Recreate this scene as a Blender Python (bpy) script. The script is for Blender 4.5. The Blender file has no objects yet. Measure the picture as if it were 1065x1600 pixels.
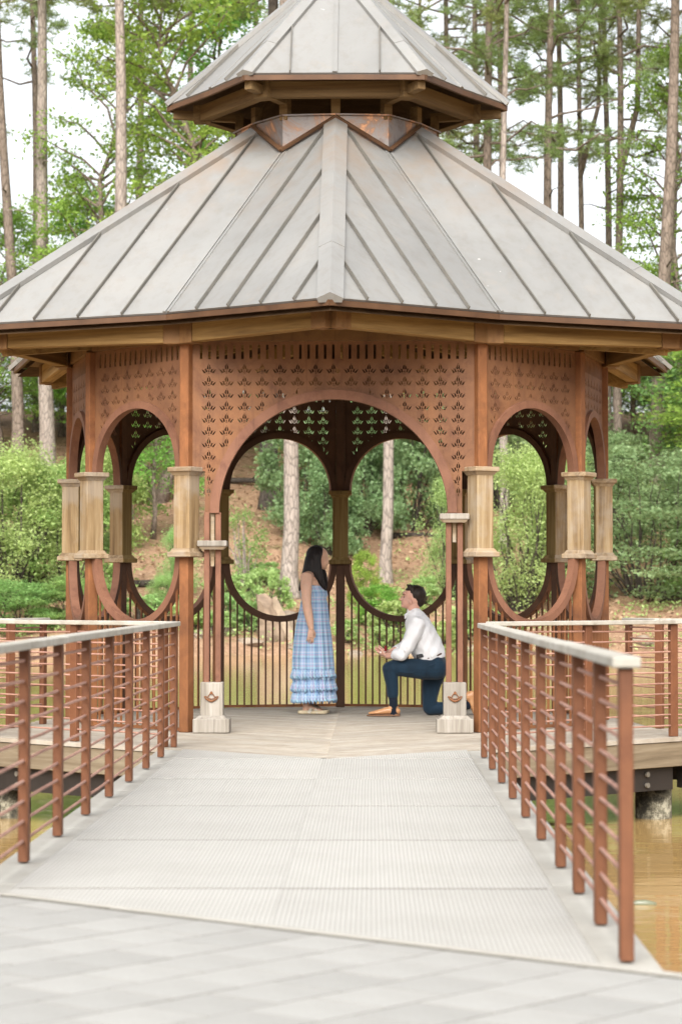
import bpy, bmesh, math, random
import numpy as np
from mathutils import Vector, Matrix
random.seed(7); rng = np.random.default_rng(7)
R = math.radians
sc = bpy.context.scene
col = sc.collection

# ------------------------------------------------------------------ camera, sky, sun, exposure
CAMX, CAMY, CAMZ, FPX, D0 = 0.33, -23.2, 1.18, 3772.0, 23.2
cd = bpy.data.cameras.new('camera'); cam = bpy.data.objects.new('camera', cd); col.objects.link(cam)
cd.sensor_fit = 'HORIZONTAL'; cd.sensor_width = 24.0; cd.lens = 85.0
cd.clip_start = 0.1; cd.clip_end = 3000
cam.location = (CAMX, CAMY, CAMZ)
cam.rotation_euler = (R(90 + 2.0), 0, R(0.72))
cd.dof.use_dof = True; cd.dof.focus_distance = 23.0; cd.dof.aperture_fstop = 3.8
sc.camera = cam
W = bpy.data.worlds.new('World'); sc.world = W; W.use_nodes = True
wn = W.node_tree; wn.nodes.clear()
wo = wn.nodes.new('ShaderNodeOutputWorld'); bg = wn.nodes.new('ShaderNodeBackground')
sky = wn.nodes.new('ShaderNodeTexSky'); sky.sky_type = 'NISHITA'; sky.sun_disc = False
SUN_EL, SUN_AZ = 40.0, 186.0      # azimuth clockwise from +y
sky.sun_elevation = R(SUN_EL); sky.sun_rotation = R(SUN_AZ)
sky.air_density = 1.0; sky.dust_density = 4.0; sky.ozone_density = 1.0
hs = wn.nodes.new('ShaderNodeHueSaturation'); hs.inputs['Saturation'].default_value = 0.22
wn.links.new(sky.outputs[0], hs.inputs['Color']); wn.links.new(hs.outputs[0], bg.inputs[0])
bg.inputs[1].default_value = 0.15
wn.links.new(bg.outputs[0], wo.inputs[0])
sl = bpy.data.lights.new('sun', 'SUN'); so = bpy.data.objects.new('sun', sl); col.objects.link(so)
sl.energy = 1.5; sl.angle = R(45); sl.color = (1.0, 0.96, 0.90)
sdir = Vector((math.sin(R(SUN_AZ)) * math.cos(R(SUN_EL)), math.cos(R(SUN_AZ)) * math.cos(R(SUN_EL)), math.sin(R(SUN_EL))))
so.rotation_euler = sdir.to_track_quat('Z', 'Y').to_euler(); so.location = (0, -10, 30)
vs = sc.view_settings
vs.view_transform = 'Standard'; vs.look = 'None'; vs.gamma = 1.0; vs.use_curve_mapping = False
vs.exposure = 1.25
sc.cycles.use_denoising = True
sc.cycles.max_bounces = 8; sc.cycles.transparent_max_bounces = 8
sc.cycles.sample_clamp_indirect = 6.0

# ------------------------------------------------------------------ helpers
def X_at(px, d): return CAMX + (px - 580.0) / FPX * d      # picture column -> world x at distance d along the view
def Z_at(py, d): return CAMZ + (932.0 - py) / FPX * d
def tag(o, label=None, cat=None, group=None, kind=None):
    if label: o['label'] = label
    if cat: o['category'] = cat
    if group: o['group'] = group
    if kind: o['kind'] = kind
    return o
def empty(name, loc=(0, 0, 0), rz=0.0, parent=None):
    o = bpy.data.objects.new(name, None); col.objects.link(o); o.location = loc; o.rotation_euler = (0, 0, rz)
    o.empty_display_size = 0.2
    o.parent = parent
    return o
def link_mesh(name, me, mat=None, parent=None, loc=(0, 0, 0), rot=(0, 0, 0), scale=(1, 1, 1)):
    o = bpy.data.objects.new(name, me); col.objects.link(o)
    if mat is not None and len(me.materials) == 0: me.materials.append(mat)
    o.parent = parent; o.location = loc; o.rotation_euler = rot; o.scale = scale
    return o
class MB:
    def __init__(s): s.v = []; s.f = []; s.uv = {}
    def add(s, vs, fs):
        n = len(s.v); s.v += [tuple(v) for v in vs]; s.f += [tuple(i + n for i in f) for f in fs]
    def box(s, c, d, rz=0.0, M=None):
        x, y, z = d[0] / 2, d[1] / 2, d[2] / 2
        vs = [Vector((a * x, b * y, e * z)) for e in (-1, 1) for b in (-1, 1) for a in (-1, 1)]
        m = M if M is not None else Matrix.Rotation(rz, 4, 'Z')
        vs = [m @ v + Vector(c) for v in vs]
        s.add(vs, [(0, 2, 3, 1), (4, 5, 7, 6), (0, 1, 5, 4), (2, 6, 7, 3), (0, 4, 6, 2), (1, 3, 7, 5)]); return s
    def bar(s, a, b, w, h, up=(0, 0, 1)):
        a = Vector(a); b = Vector(b); t = (b - a); L = t.length; t.normalize()
        up = Vector(up); sd = t.cross(up)
        if sd.length < 1e-5: sd = t.cross(Vector((1, 0, 0)))
        sd.normalize(); n = sd.cross(t)
        vs = []
        for p in (a, b):
            for q, r_ in ((-1, -1), (1, -1), (1, 1), (-1, 1)): vs.append(p + sd * q * w / 2 + n * r_ * h / 2)
        s.add(vs, [(3, 2, 1, 0), (4, 5, 6, 7), (0, 1, 5, 4), (1, 2, 6, 5), (2, 3, 7, 6), (3, 0, 4, 7)]); return s
    def prism(s, poly, z0, z1):
        n = len(poly)
        vs = [(p[0], p[1], z0) for p in poly] + [(p[0], p[1], z1) for p in poly]
        s.add(vs, [tuple(range(n - 1, -1, -1)), tuple(range(n, 2 * n))] + [(i, (i + 1) % n, (i + 1) % n + n, i + n) for i in range(n)]); return s
    def tube(s, pts, rad, n=8, cap=True):
        pts = [Vector(p) for p in pts]; k = len(pts); rings = []
        side = None
        for i, p in enumerate(pts):
            t = (pts[min(i + 1, k - 1)] - pts[max(i - 1, 0)]).normalized()
            if side is None:
                side = t.cross(Vector((0, 0, 1)))
                if side.length < 1e-3: side = Vector((1, 0, 0))
            side = (side - t * side.dot(t)).normalized(); nn = t.cross(side)
            r_ = rad[i] if hasattr(rad, '__len__') else rad
            rings.append([p + (side * math.cos(2 * math.pi * j / n) + nn * math.sin(2 * math.pi * j / n)) * r_ for j in range(n)])
        vs = [v for r_ in rings for v in r_]
        fs = [(i * n + j, i * n + (j + 1) % n, (i + 1) * n + (j + 1) % n, (i + 1) * n + j) for i in range(k - 1) for j in range(n)]
        if cap: fs += [tuple(range(n - 1, -1, -1)), tuple((k - 1) * n + j for j in range(n))]
        s.add(vs, fs); return s
    def mesh(s, name, smooth=False, bevel=0.0):
        me = bpy.data.meshes.new(name); me.from_pydata(s.v, [], s.f)
        bm = bmesh.new(); bm.from_mesh(me); bmesh.ops.recalc_face_normals(bm, faces=bm.faces)
        if bevel > 0:
            es = [e for e in bm.edges if len(e.link_faces) == 2 and e.calc_face_angle(0) > 0.6]
            bmesh.ops.bevel(bm, geom=es, offset=bevel, segments=1, affect='EDGES', clamp_overlap=True)
        bm.to_mesh(me); bm.free()
        if smooth: me.polygons.foreach_set('use_smooth', [True] * len(me.polygons))
        me.update(); return me
    def build(s, name, mat, parent=None, smooth=False, bevel=0.0, **k):
        return link_mesh(name, s.mesh(name, smooth, bevel), mat, parent, **k)
def quads_mesh(name, V, nq, mat_idx=None):
    """fast mesh of nq separate quads, V is (4*nq,3)"""
    me = bpy.data.meshes.new(name)
    me.vertices.add(4 * nq); me.vertices.foreach_set('co', np.asarray(V, np.float32).ravel())
    me.loops.add(4 * nq); me.loops.foreach_set('vertex_index', np.arange(4 * nq, dtype=np.int32))
    me.polygons.add(nq); me.polygons.foreach_set('loop_start', np.arange(0, 4 * nq, 4, dtype=np.int32))
    me.polygons.foreach_set('loop_total', np.full(nq, 4, np.int32))
    me.update(calc_edges=True); me.validate(); return me
def clip(poly, a, b, c):
    """keep the side a*x+b*y<=c"""
    out = []
    for i in range(len(poly)):
        p, q = poly[i], poly[(i + 1) % len(poly)]
        dp, dq = a * p[0] + b * p[1] - c, a * q[0] + b * q[1] - c
        if dp <= 0: out.append(p)
        if (dp < 0 and dq > 0) or (dp > 0 and dq < 0):
            t = dp / (dp - dq); out.append((p[0] + t * (q[0] - p[0]), p[1] + t * (q[1] - p[1])))
    return out
def area(poly): return 0.5 * sum(poly[i][0] * poly[(i + 1) % len(poly)][1] - poly[(i + 1) % len(poly)][0] * poly[i][1] for i in range(len(poly)))

# ------------------------------------------------------------------ materials
def nodes(name, rough=0.7, metal=0.0, spec=0.4):
    m = bpy.data.materials.new(name); m.use_nodes = True; t = m.node_tree
    b = t.nodes['Principled BSDF']; b.inputs['Roughness'].default_value = rough; b.inputs['Metallic'].default_value = metal
    b.inputs['Specular IOR Level'].default_value = spec
    return m, t, b
def N(t, ty, **k):
    n = t.nodes.new(ty)
    for a, v in k.items():
        if a.startswith('i_'): n.inputs[a[2:].replace('_', ' ')].default_value = v
        else: setattr(n, a, v)
    return n
def coord(t, scale=(1, 1, 1), kind='Object', rot=(0, 0, 0)):
    tc = N(t, 'ShaderNodeTexCoord'); mp = N(t, 'ShaderNodeMapping')
    mp.inputs['Scale'].default_value = scale; mp.inputs['Rotation'].default_value = rot
    t.links.new(tc.outputs[kind], mp.inputs[0]); return mp.outputs[0]
def noise(t, vec, scale, detail=5, rough=0.6, dist=0.0):
    n = N(t, 'ShaderNodeTexNoise'); n.inputs['Scale'].default_value = scale; n.inputs['Detail'].default_value = detail
    n.inputs['Roughness'].default_value = rough; n.inputs['Distortion'].default_value = dist
    if vec is not None: t.links.new(vec, n.inputs['Vector'])
    return n.outputs['Fac']
def ramp(t, fac, stops):
    r_ = N(t, 'ShaderNodeValToRGB'); e = r_.color_ramp.elements
    while len(e) < len(stops): e.new(0.5)
    for x, (p, c) in zip(e, stops): x.position = p; x.color = (*c, 1) if len(c) == 3 else c
    t.links.new(fac, r_.inputs[0]); return r_.outputs[0]
def mix(t, a, b, fac, mode='MIX'):
    m = N(t, 'ShaderNodeMix', data_type='RGBA', blend_type=mode)
    for sock, v in ((m.inputs[6], a), (m.inputs[7], b), (m.inputs[0], fac)):
        if hasattr(v, 'type') and hasattr(v, 'node'): t.links.new(v, sock)
        elif isinstance(v, (int, float)): sock.default_value = v
        else: sock.default_value = (*v, 1)
    return m.outputs[2]
def bump(t, b, h, strength=0.3, dist=0.01):
    n = N(t, 'ShaderNodeBump'); n.inputs['Strength'].default_value = strength; n.inputs['Distance'].default_value = dist
    t.links.new(h, n.inputs['Height']); t.links.new(n.outputs[0], b.inputs['Normal'])
def objrand(t, lo=0.85, hi=1.15):
    oi = N(t, 'ShaderNodeObjectInfo'); mr = N(t, 'ShaderNodeMapRange')
    mr.inputs[3].default_value = lo; mr.inputs[4].default_value = hi
    t.links.new(oi.outputs['Random'], mr.inputs[0]); return mr.outputs[0]
def vary(t, c, lo, hi):
    h = N(t, 'ShaderNodeHueSaturation'); t.links.new(c, h.inputs['Color']); t.links.new(objrand(t, lo, hi), h.inputs['Value']); return h.outputs[0]

def mat_corten(name, c0, c1, c2):
    m, t, b = nodes(name, 0.72, 0.0, 0.35)
    v = coord(t); f = noise(t, v, 1.6, 6, 0.65, 0.4)
    c = ramp(t, f, [(0.30, c0), (0.50, c1), (0.68, c2)])
    bl = noise(t, coord(t, (1, 1, 0.6)), 5.5, 5, 0.7, 0.6); c = mix(t, c, (0.62, 0.55, 0.58), ramp(t, bl, [(0.5, (0, 0, 0)), (0.68, (0.8, 0.8, 0.8))]), 'MULTIPLY')
    st = noise(t, coord(t, (9, 9, 0.7)), 2.0, 4, 0.6)          # vertical run marks
    c = mix(t, c, (c0[0] * 0.6, c0[1] * 0.6, c0[2] * 0.6), ramp(t, st, [(0.58, (0, 0, 0)), (0.8, (0.6, 0.6, 0.6))]))
    fn = noise(t, v, 90, 3, 0.7); c = mix(t, c, (0.5, 0.5, 0.5), ramp(t, fn, [(0.3, (0.10, 0.10, 0.10)), (0.7, (0, 0, 0))]), 'MULTIPLY')
    t.links.new(c, b.inputs['Base Color']); bump(t, b, noise(t, v, 120, 3), 0.25, 0.004); return m
CORTEN = mat_corten('weathering_steel_panel', (0.122, 0.054, 0.026), (0.18, 0.082, 0.038), (0.23, 0.102, 0.042))
CORTEN_POST = mat_corten('weathering_steel_post', (0.105, 0.040, 0.015), (0.19, 0.074, 0.026), (0.29, 0.115, 0.042))
CORTEN_SHOE = mat_corten('steel_shoe', (0.11, 0.055, 0.02), (0.17, 0.085, 0.030), (0.22, 0.115, 0.042))
CORTEN_BAND = mat_corten('weathering_steel_band', (0.115, 0.050, 0.028), (0.175, 0.078, 0.044), (0.225, 0.104, 0.062))
CORTEN_ROD = mat_corten('weathering_steel_rod', (0.27, 0.145, 0.105), (0.36, 0.20, 0.15), (0.43, 0.25, 0.19))
CORTEN_RAIL = mat_corten('railing_post_steel', (0.095, 0.036, 0.016), (0.15, 0.057, 0.024), (0.21, 0.082, 0.034))

CORTEN_IN = mat_corten('inward_face_steel', (0.050, 0.024, 0.013), (0.072, 0.034, 0.018), (0.10, 0.046, 0.022))  # darker steel tone for faces turned toward the gazebo centre
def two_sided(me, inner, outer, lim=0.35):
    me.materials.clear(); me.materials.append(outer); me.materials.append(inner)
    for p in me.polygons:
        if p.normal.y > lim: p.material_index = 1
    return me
def mat_wood(name, dark, mid, light, grain=(2, 40, 40), rough=0.8, lo=0.85, hi=1.12, wear=0.0, knots=True, gs=1.0, kind='Object'):
    m, t, b = nodes(name, rough, 0.0, 0.3)
    v = coord(t, grain, kind)
    oi = N(t, 'ShaderNodeObjectInfo'); ad = N(t, 'ShaderNodeVectorMath', operation='MULTIPLY_ADD')
    cb = N(t, 'ShaderNodeCombineXYZ'); t.links.new(oi.outputs['Random'], cb.inputs[0]); t.links.new(oi.outputs['Random'], cb.inputs[1]); t.links.new(oi.outputs['Random'], cb.inputs[2])
    t.links.new(cb.outputs[0], ad.inputs[0]); ad.inputs[1].default_value = (57, 31, 73); t.links.new(v, ad.inputs[2]); v = ad.outputs[0]
    f = noise(t, v, 0.55 * gs, 6, 0.62, 1.1)
    c = ramp(t, f, [(0.28, dark), (0.48, mid), (0.68, light)])
    fine = noise(t, v, 3.2 * gs, 4, 0.7)
    c = mix(t, c, (0.55, 0.5, 0.45), ramp(t, fine, [(0.35, (0.35, 0.35, 0.35)), (0.62, (0, 0, 0))]), 'MULTIPLY')
    if wear > 0:
        w = noise(t, coord(t, (1, 1, 1)), 4.0, 4, 0.6)
        c = mix(t, c, (0.36, 0.335, 0.295), ramp(t, w, [(0.45, (0, 0, 0)), (0.65, (wear, wear, wear))]))
    c = vary(t, c, lo, hi)
    t.links.new(c, b.inputs['Base Color']); bump(t, b, f, 0.25, 0.006); return m
V_GRAIN = (22, 22, 1.1); X_GRAIN = (1.1, 22, 22)
WOOD_SLEEVE = mat_wood('weathered_pine_sleeve', (0.10, 0.058, 0.026), (0.27, 0.18, 0.088), (0.38, 0.285, 0.165), V_GRAIN, wear=0.35)
WOOD_CAP = mat_wood('weathered_pine_cap', (0.14, 0.09, 0.05), (0.29, 0.205, 0.118), (0.37, 0.29, 0.195), X_GRAIN, wear=0.45)
WOOD_BEAM = mat_wood('stained_beam', (0.13, 0.070, 0.022), (0.245, 0.145, 0.048), (0.33, 0.21, 0.082), X_GRAIN, wear=0.0)
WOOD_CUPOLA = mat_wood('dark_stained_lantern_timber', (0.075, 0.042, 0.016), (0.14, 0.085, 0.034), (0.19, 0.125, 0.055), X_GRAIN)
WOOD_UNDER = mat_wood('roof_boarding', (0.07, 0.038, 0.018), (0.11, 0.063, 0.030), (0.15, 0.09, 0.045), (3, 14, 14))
WOOD_PLINTH = mat_wood('grey_plinth_wood', (0.16, 0.138, 0.11), (0.275, 0.248, 0.21), (0.345, 0.318, 0.28), V_GRAIN)
WOOD_FASCIA = mat_wood('fascia_board', (0.12, 0.09, 0.055), (0.21, 0.165, 0.11), (0.27, 0.225, 0.155), (0.9, 14, 14))
WOOD_DECK = mat_wood('deck_board', (0.30, 0.258, 0.205), (0.37, 0.325, 0.265), (0.41, 0.375, 0.32), (0.9, 0.9, 0.9), lo=0.90, hi=1.08, gs=3)
WOOD_RAIL = mat_wood('pale_rail_board', (0.31, 0.29, 0.245), (0.40, 0.38, 0.33), (0.45, 0.435, 0.395), (1.2, 1.2, 1.2), lo=0.93, hi=1.05, gs=4)

def mat_roof(name, tarnish=0.0):
    m, t, b = nodes(name, 0.5, 0.0, 0.45)
    v = coord(t); f = noise(t, v, 0.9, 5, 0.6, 0.6); f2 = noise(t, coord(t, (1, 1, 1)), 5.0, 5, 0.7)
    c = ramp(t, f, [(0.3, (0.22, 0.217, 0.206)), (0.55, (0.255, 0.252, 0.24)), (0.8, (0.28, 0.27, 0.25))])
    c = mix(t, c, (0.36, 0.28, 0.20), ramp(t, f2, [(0.56, (0, 0, 0)), (0.78, (0.20, 0.20, 0.20))]))
    sk = noise(t, coord(t, (3.2, 3.2, 0.35)), 3.0, 5, 0.65); c = mix(t, c, (0.80, 0.74, 0.68), ramp(t, sk, [(0.48, (0, 0, 0)), (0.72, (0.42, 0.42, 0.42))]), 'MULTIPLY')
    sp = noise(t, v, 16, 2, 0.5); c = mix(t, c, (0.62, 0.6, 0.56), ramp(t, sp, [(0.765, (0, 0, 0)), (0.79, (0.6, 0.6, 0.6))]))
    # coppery bloom that grows toward the lantern collar
    tc = N(t, 'ShaderNodeTexCoord'); sx = N(t, 'ShaderNodeSeparateXYZ'); t.links.new(tc.outputs['Object'], sx.inputs[0])
    mr = N(t, 'ShaderNodeMapRange'); mr.inputs[1].default_value = 4.4; mr.inputs[2].default_value = 5.5; mr.inputs[3].default_value = 0.0; mr.inputs[4].default_value = 0.8
    t.links.new(sx.outputs[2], mr.inputs[0])
    if tarnish > 0:
        mm = N(t, 'ShaderNodeMath', operation='MULTIPLY'); t.links.new(mr.outputs[0], mm.inputs[0]); t.links.new(ramp(t, noise(t, v, 2.6, 4, 0.6), [(0.42, (0, 0, 0)), (0.68, (1, 1, 1))]), mm.inputs[1])
        c = mix(t, c, (0.26, 0.19, 0.135), mm.outputs[0])
    c = vary(t, c, 0.94, 1.05)
    t.links.new(c, b.inputs['Base Color']); b.inputs['Metallic'].default_value = 0.25
    bump(t, b, noise(t, coord(t), 1.2, 2, 0.5), 0.22, 0.05); return m
ROOF = mat_roof('aged_metal_roofing', 1.0)
ROOF2 = mat_roof('aged_metal_roofing_cupola', 0.0)
def mat_seam():
    m, t, b = nodes('roof_seam_metal', 0.5, 0.3, 0.4)
    c = ramp(t, noise(t, coord(t), 3, 4), [(0.3, (0.13, 0.125, 0.11)), (0.7, (0.19, 0.175, 0.15))]); t.links.new(c, b.inputs['Base Color']); return m
SEAM = mat_seam()
def mat_copper():
    m, t, b = nodes('tarnished_copper', 0.5, 0.35, 0.5)
    f = noise(t, coord(t), 2.6, 6, 0.7, 0.8)
    c = ramp(t, f, [(0.32, (0.10, 0.06, 0.045)), (0.43, (0.17, 0.15, 0.14)), (0.52, (0.19, 0.11, 0.07)), (0.58, (0.42, 0.20, 0.09)), (0.72, (0.46, 0.33, 0.24))])
    t.links.new(c, b.inputs['Base Color']); return m
COPPER = mat_copper()
def mat_drip():
    m, t, b = nodes('copper_drip_edge', 0.6, 0.0, 0.3)
    c = ramp(t, noise(t, coord(t), 3, 5), [(0.3, (0.055, 0.026, 0.012)), (0.7, (0.11, 0.055, 0.026))]); t.links.new(c, b.inputs['Base Color']); return m
DRIP = mat_drip()
def mat_plain(name, c, rough=0.6, metal=0.0, var=0.15, scale=6):
    m, t, b = nodes(name, rough, metal, 0.4)
    f = noise(t, coord(t), scale, 5); a = tuple(x * (1 - var) for x in c); d = tuple(min(1, x * (1 + var)) for x in c)
    t.links.new(ramp(t, f, [(0.3, a), (0.7, d)]), b.inputs['Base Color']); return m
DARKSTEEL = mat_plain('dark_bitumen_steel', (0.022, 0.017, 0.014), 0.6)
BOLT = mat_plain('dull_bolt', (0.16, 0.145, 0.12), 0.6, 0.3)
def mat_pile():
    m, t, b = nodes('stained_pile_concrete', 0.85)
    f = noise(t, coord(t), 9, 6, 0.75)
    c = ramp(t, f, [(0.42, (0.03, 0.026, 0.018)), (0.52, (0.12, 0.105, 0.07)), (0.62, (0.33, 0.30, 0.22))]); t.links.new(c, b.inputs['Base Color']); bump(t, b, f, 0.6, 0.02); return m
PILE = mat_pile()
def mat_grate():
    m, t, b = nodes('pale_ribbed_grating', 0.75)
    w = N(t, 'ShaderNodeTexWave', wave_type='BANDS', bands_direction='X'); w.inputs['Scale'].default_value = 17.0
    t.links.new(coord(t, (1, 1, 1)), w.inputs['Vector'])
    w2 = N(t, 'ShaderNodeTexWave', wave_type='BANDS', bands_direction='Y'); w2.inputs['Scale'].default_value = 6.0
    t.links.new(coord(t, (1, 1, 1)), w2.inputs['Vector'])
    c = ramp(t, w.outputs['Fac'], [(0.12, (0.30, 0.29, 0.262)), (0.4, (0.415, 0.405, 0.378))])
    c = mix(t, c, (0.34, 0.33, 0.305), ramp(t, w2.outputs['Fac'], [(0.0, (0.4, 0.4, 0.4)), (0.3, (0, 0, 0))]))
    st = noise(t, coord(t), 1.3, 5, 0.65); c = mix(t, c, (0.29, 0.277, 0.248), ramp(t, st, [(0.46, (0, 0, 0)), (0.72, (0.42, 0.42, 0.42))]))
    c = vary(t, c, 0.95, 1.04)
    t.links.new(c, b.inputs['Base Color']); bump(t, b, w.outputs['Fac'], 0.5, 0.006); return m
GRATE = mat_grate()
def mat_concrete(name, a, c_, lo=0.9, hi=1.06):
    m, t, b = nodes(name, 0.85, 0, 0.3)
    v = coord(t); f = noise(t, v, 3.0, 6, 0.65); g = noise(t, v, 60, 3)
    c = mix(t, ramp(t, f, [(0.3, a), (0.7, c_)]), (0.7, 0.7, 0.7), ramp(t, g, [(0.3, (0.25, 0.25, 0.25)), (0.6, (0, 0, 0))]), 'MULTIPLY')
    c = vary(t, c, lo, hi); t.links.new(c, b.inputs['Base Color']); bump(t, b, g, 0.2, 0.003); return m
PAVER = mat_concrete('pale_concrete_paver', (0.285, 0.279, 0.26), (0.325, 0.319, 0.30), 0.92, 1.06)
GROUT = mat_concrete('paver_bedding', (0.07, 0.062, 0.045), (0.10, 0.09, 0.068))
CURB = mat_concrete('bridge_sill_concrete', (0.32, 0.306, 0.268), (0.40, 0.386, 0.35))
BEAR = mat_concrete('bearing_strip', (0.13, 0.122, 0.10), (0.17, 0.16, 0.135))

def leaf_mat(name, dark, light, trans=0.4, hue=0.035):
    m = bpy.data.materials.new(name); m.use_nodes = True; t = m.node_tree; t.nodes.clear()
    out = N(t, 'ShaderNodeOutputMaterial'); g = N(t, 'ShaderNodeNewGeometry')
    c = ramp(t, g.outputs['Random Per Island'], [(0.0, dark), (1.0, light)])
    h = N(t, 'ShaderNodeHueSaturation'); t.links.new(c, h.inputs['Color'])
    mr = N(t, 'ShaderNodeMapRange'); mr.inputs[3].default_value = 0.5 - hue; mr.inputs[4].default_value = 0.5 + hue * 0.6
    oi = N(t, 'ShaderNodeObjectInfo'); t.links.new(oi.outputs['Random'], mr.inputs[0]); t.links.new(mr.outputs[0], h.inputs['Hue'])
    nz = N(t, 'ShaderNodeMapRange'); nz.inputs[1].default_value = 0.3; nz.inputs[2].default_value = 0.7; nz.inputs[3].default_value = 0.72; nz.inputs[4].default_value = 1.22
    t.links.new(noise(t, coord(t), 0.75, 3, 0.6), nz.inputs[0]); t.links.new(nz.outputs[0], h.inputs['Value'])
    d = N(t, 'ShaderNodeBsdfPrincipled'); d.inputs['Roughness'].default_value = 0.55; d.inputs['Specular IOR Level'].default_value = 0.3
    t.links.new(h.outputs[0], d.inputs['Base Color'])
    tr = N(t, 'ShaderNodeBsdfTranslucent'); br = mix(t, h.outputs[0], (1.0, 1.0, 0.45), 0.12); t.links.new(br, tr.inputs['Color'])
    mx = N(t, 'ShaderNodeMixShader'); mx.inputs[0].default_value = trans
    t.links.new(d.outputs[0], mx.inputs[1]); t.links.new(tr.outputs[0], mx.inputs[2]); t.links.new(mx.outputs[0], out.inputs[0]); return m
LEAF_BRIGHT = leaf_mat('bright_spring_leaf', (0.15, 0.31, 0.05), (0.31, 0.55, 0.11), 0.55)
LEAF_MID = leaf_mat('mid_green_leaf', (0.15, 0.27, 0.07), (0.33, 0.50, 0.17), 0.5)
LEAF_LIGHT = leaf_mat('pale_feathery_leaf', (0.26, 0.41, 0.13), (0.45, 0.62, 0.26), 0.5)
LEAF_DARK = leaf_mat('dark_evergreen_leaf', (0.125, 0.22, 0.085), (0.29, 0.42, 0.21), 0.45)
NEEDLE = leaf_mat('pine_needle', (0.20, 0.27, 0.085), (0.36, 0.45, 0.17), 0.5)
def bark_mat(name, dark, light):
    m, t, b = nodes(name, 0.9, 0, 0.2)
    vo = N(t, 'ShaderNodeTexVoronoi', feature='DISTANCE_TO_EDGE'); vo.inputs['Scale'].default_value = 1.0
    t.links.new(coord(t, (7, 7, 2.2)), vo.inputs['Vector'])
    f = noise(t, coord(t, (2, 2, 0.8)), 2.2, 6, 0.7)
    c = ramp(t, f, [(0.3, dark), (0.7, light)])
    c = mix(t, c, tuple(x * 0.35 for x in dark), ramp(t, vo.outputs['Distance'], [(0.0, (0.75, 0.75, 0.75)), (0.12, (0, 0, 0))]))
    t.links.new(c, b.inputs['Base Color']); bump(t, b, vo.outputs['Distance'], 0.8, 0.05); return m
BARK_PALE = bark_mat('pale_pine_bark', (0.22, 0.18, 0.15), (0.36, 0.31, 0.27))
BARK_BROWN = bark_mat('brown_pine_bark', (0.15, 0.115, 0.09), (0.27, 0.215, 0.175))
BARK_DARK = bark_mat('dark_bark', (0.045, 0.036, 0.03), (0.09, 0.075, 0.06))

# ------------------------------------------------------------------ ground, water
WATER_Z = -0.70
GD = [(-60, 0.0), (5.5, 0.0), (10.5, 0.0), (11, -2.2), (60, -2.2), (75, -1.15), (77.0, -0.72), (78.2, -0.28), (86, 1.2), (102, 4.6), (118, 8.2), (135, 11.4), (170, 14.0), (420, 17.0), (1500, 20)]
def G(d):
    for (a, za), (b, zb) in zip(GD, GD[1:]):
        if a <= d <= b: return za + (zb - za) * (d - a) / (b - a)
    return GD[-1][1]
def ground_z(x, y):
    d = y + D0
    s = 1.6 * math.sin(x * 0.16 + 0.6) + 0.8 * math.sin(x * 0.43 + 1.0)   # wavering shoreline
    if d > 60: d = d - s * (1 if d < 100 else max(0, 1 - (d - 100) / 60))
    z = G(d)
    if d > 77.5: z += 0.10 * math.sin(x * 0.9 + y * 0.5) + 0.07 * math.sin(x * 2.1 - y * 1.3) + 0.04 * math.sin(4.3 * x + 3.1 * y)
    if d < 11 and d > -100: z = -2.2
    return z
ys = list(np.concatenate([np.linspace(-400, -40, 12), np.linspace(-32, 36, 35), np.arange(40, 100, 0.6), np.arange(100, 180, 3), np.linspace(190, 1200, 18)]))
xs = list(np.concatenate([np.linspace(-700, -40, 20), np.arange(-36, 36, 0.8), np.linspace(40, 700, 20)]))
gv = [(x, y, ground_z(x, y)) for y in ys for x in xs]
nx = len(xs); gf = [(j * nx + i, j * nx + i + 1, (j + 1) * nx + i + 1, (j + 1) * nx + i) for j in range(len(ys) - 1) for i in range(nx - 1)]
gm = MB(); gm.v = gv; gm.f = gf
def mat_ground():
    m, t, b = nodes('pine_straw_ground', 0.95, 0, 0.1)
    v = coord(t); f = noise(t, v, 0.35, 6, 0.7, 0.5); f2 = noise(t, v, 5.0, 6, 0.75); f3 = noise(t, coord(t, (6, 2, 2)), 6, 4, 0.7)
    c = ramp(t, f2, [(0.3, (0.16, 0.095, 0.058)), (0.5, (0.30, 0.185, 0.115)), (0.72, (0.42, 0.29, 0.19))])
    c = mix(t, c, (0.36, 0.26, 0.17), ramp(t, f3, [(0.55, (0, 0, 0)), (0.7, (0.5, 0.5, 0.5))]))
    c = mix(t, c, (0.105, 0.16, 0.045), ramp(t, f, [(0.56, (0, 0, 0)), (0.66, (0.55, 0.55, 0.55))]))
    t.links.new(c, b.inputs['Base Color']); bump(t, b, f2, 0.8, 0.08); return m
tag(gm.build('ground', mat_ground(), smooth=True), kind='structure')
def mat_water():
    m, t, b = nodes('muddy_pond_water', 0.05, 0, 0.5)
    f = noise(t, coord(t), 0.12, 4)
    t.links.new(ramp(t, f, [(0.3, (0.34, 0.21, 0.078)), (0.7, (0.41, 0.265, 0.105))]), b.inputs['Base Color'])
    b.inputs['IOR'].default_value = 1.33
    n1 = noise(t, coord(t, (0.9, 2.6, 1)), 1.1, 3, 0.55, 0.4); bump(t, b, n1, 0.16, 0.035); return m
wm = MB(); wm.add([(-400, -60, WATER_Z), (400, -60, WATER_Z), (400, 75, WATER_Z), (-400, 75, WATER_Z)], [(0, 1, 2, 3)])
tag(wm.build('pond_water', mat_water()), kind='structure')

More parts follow.
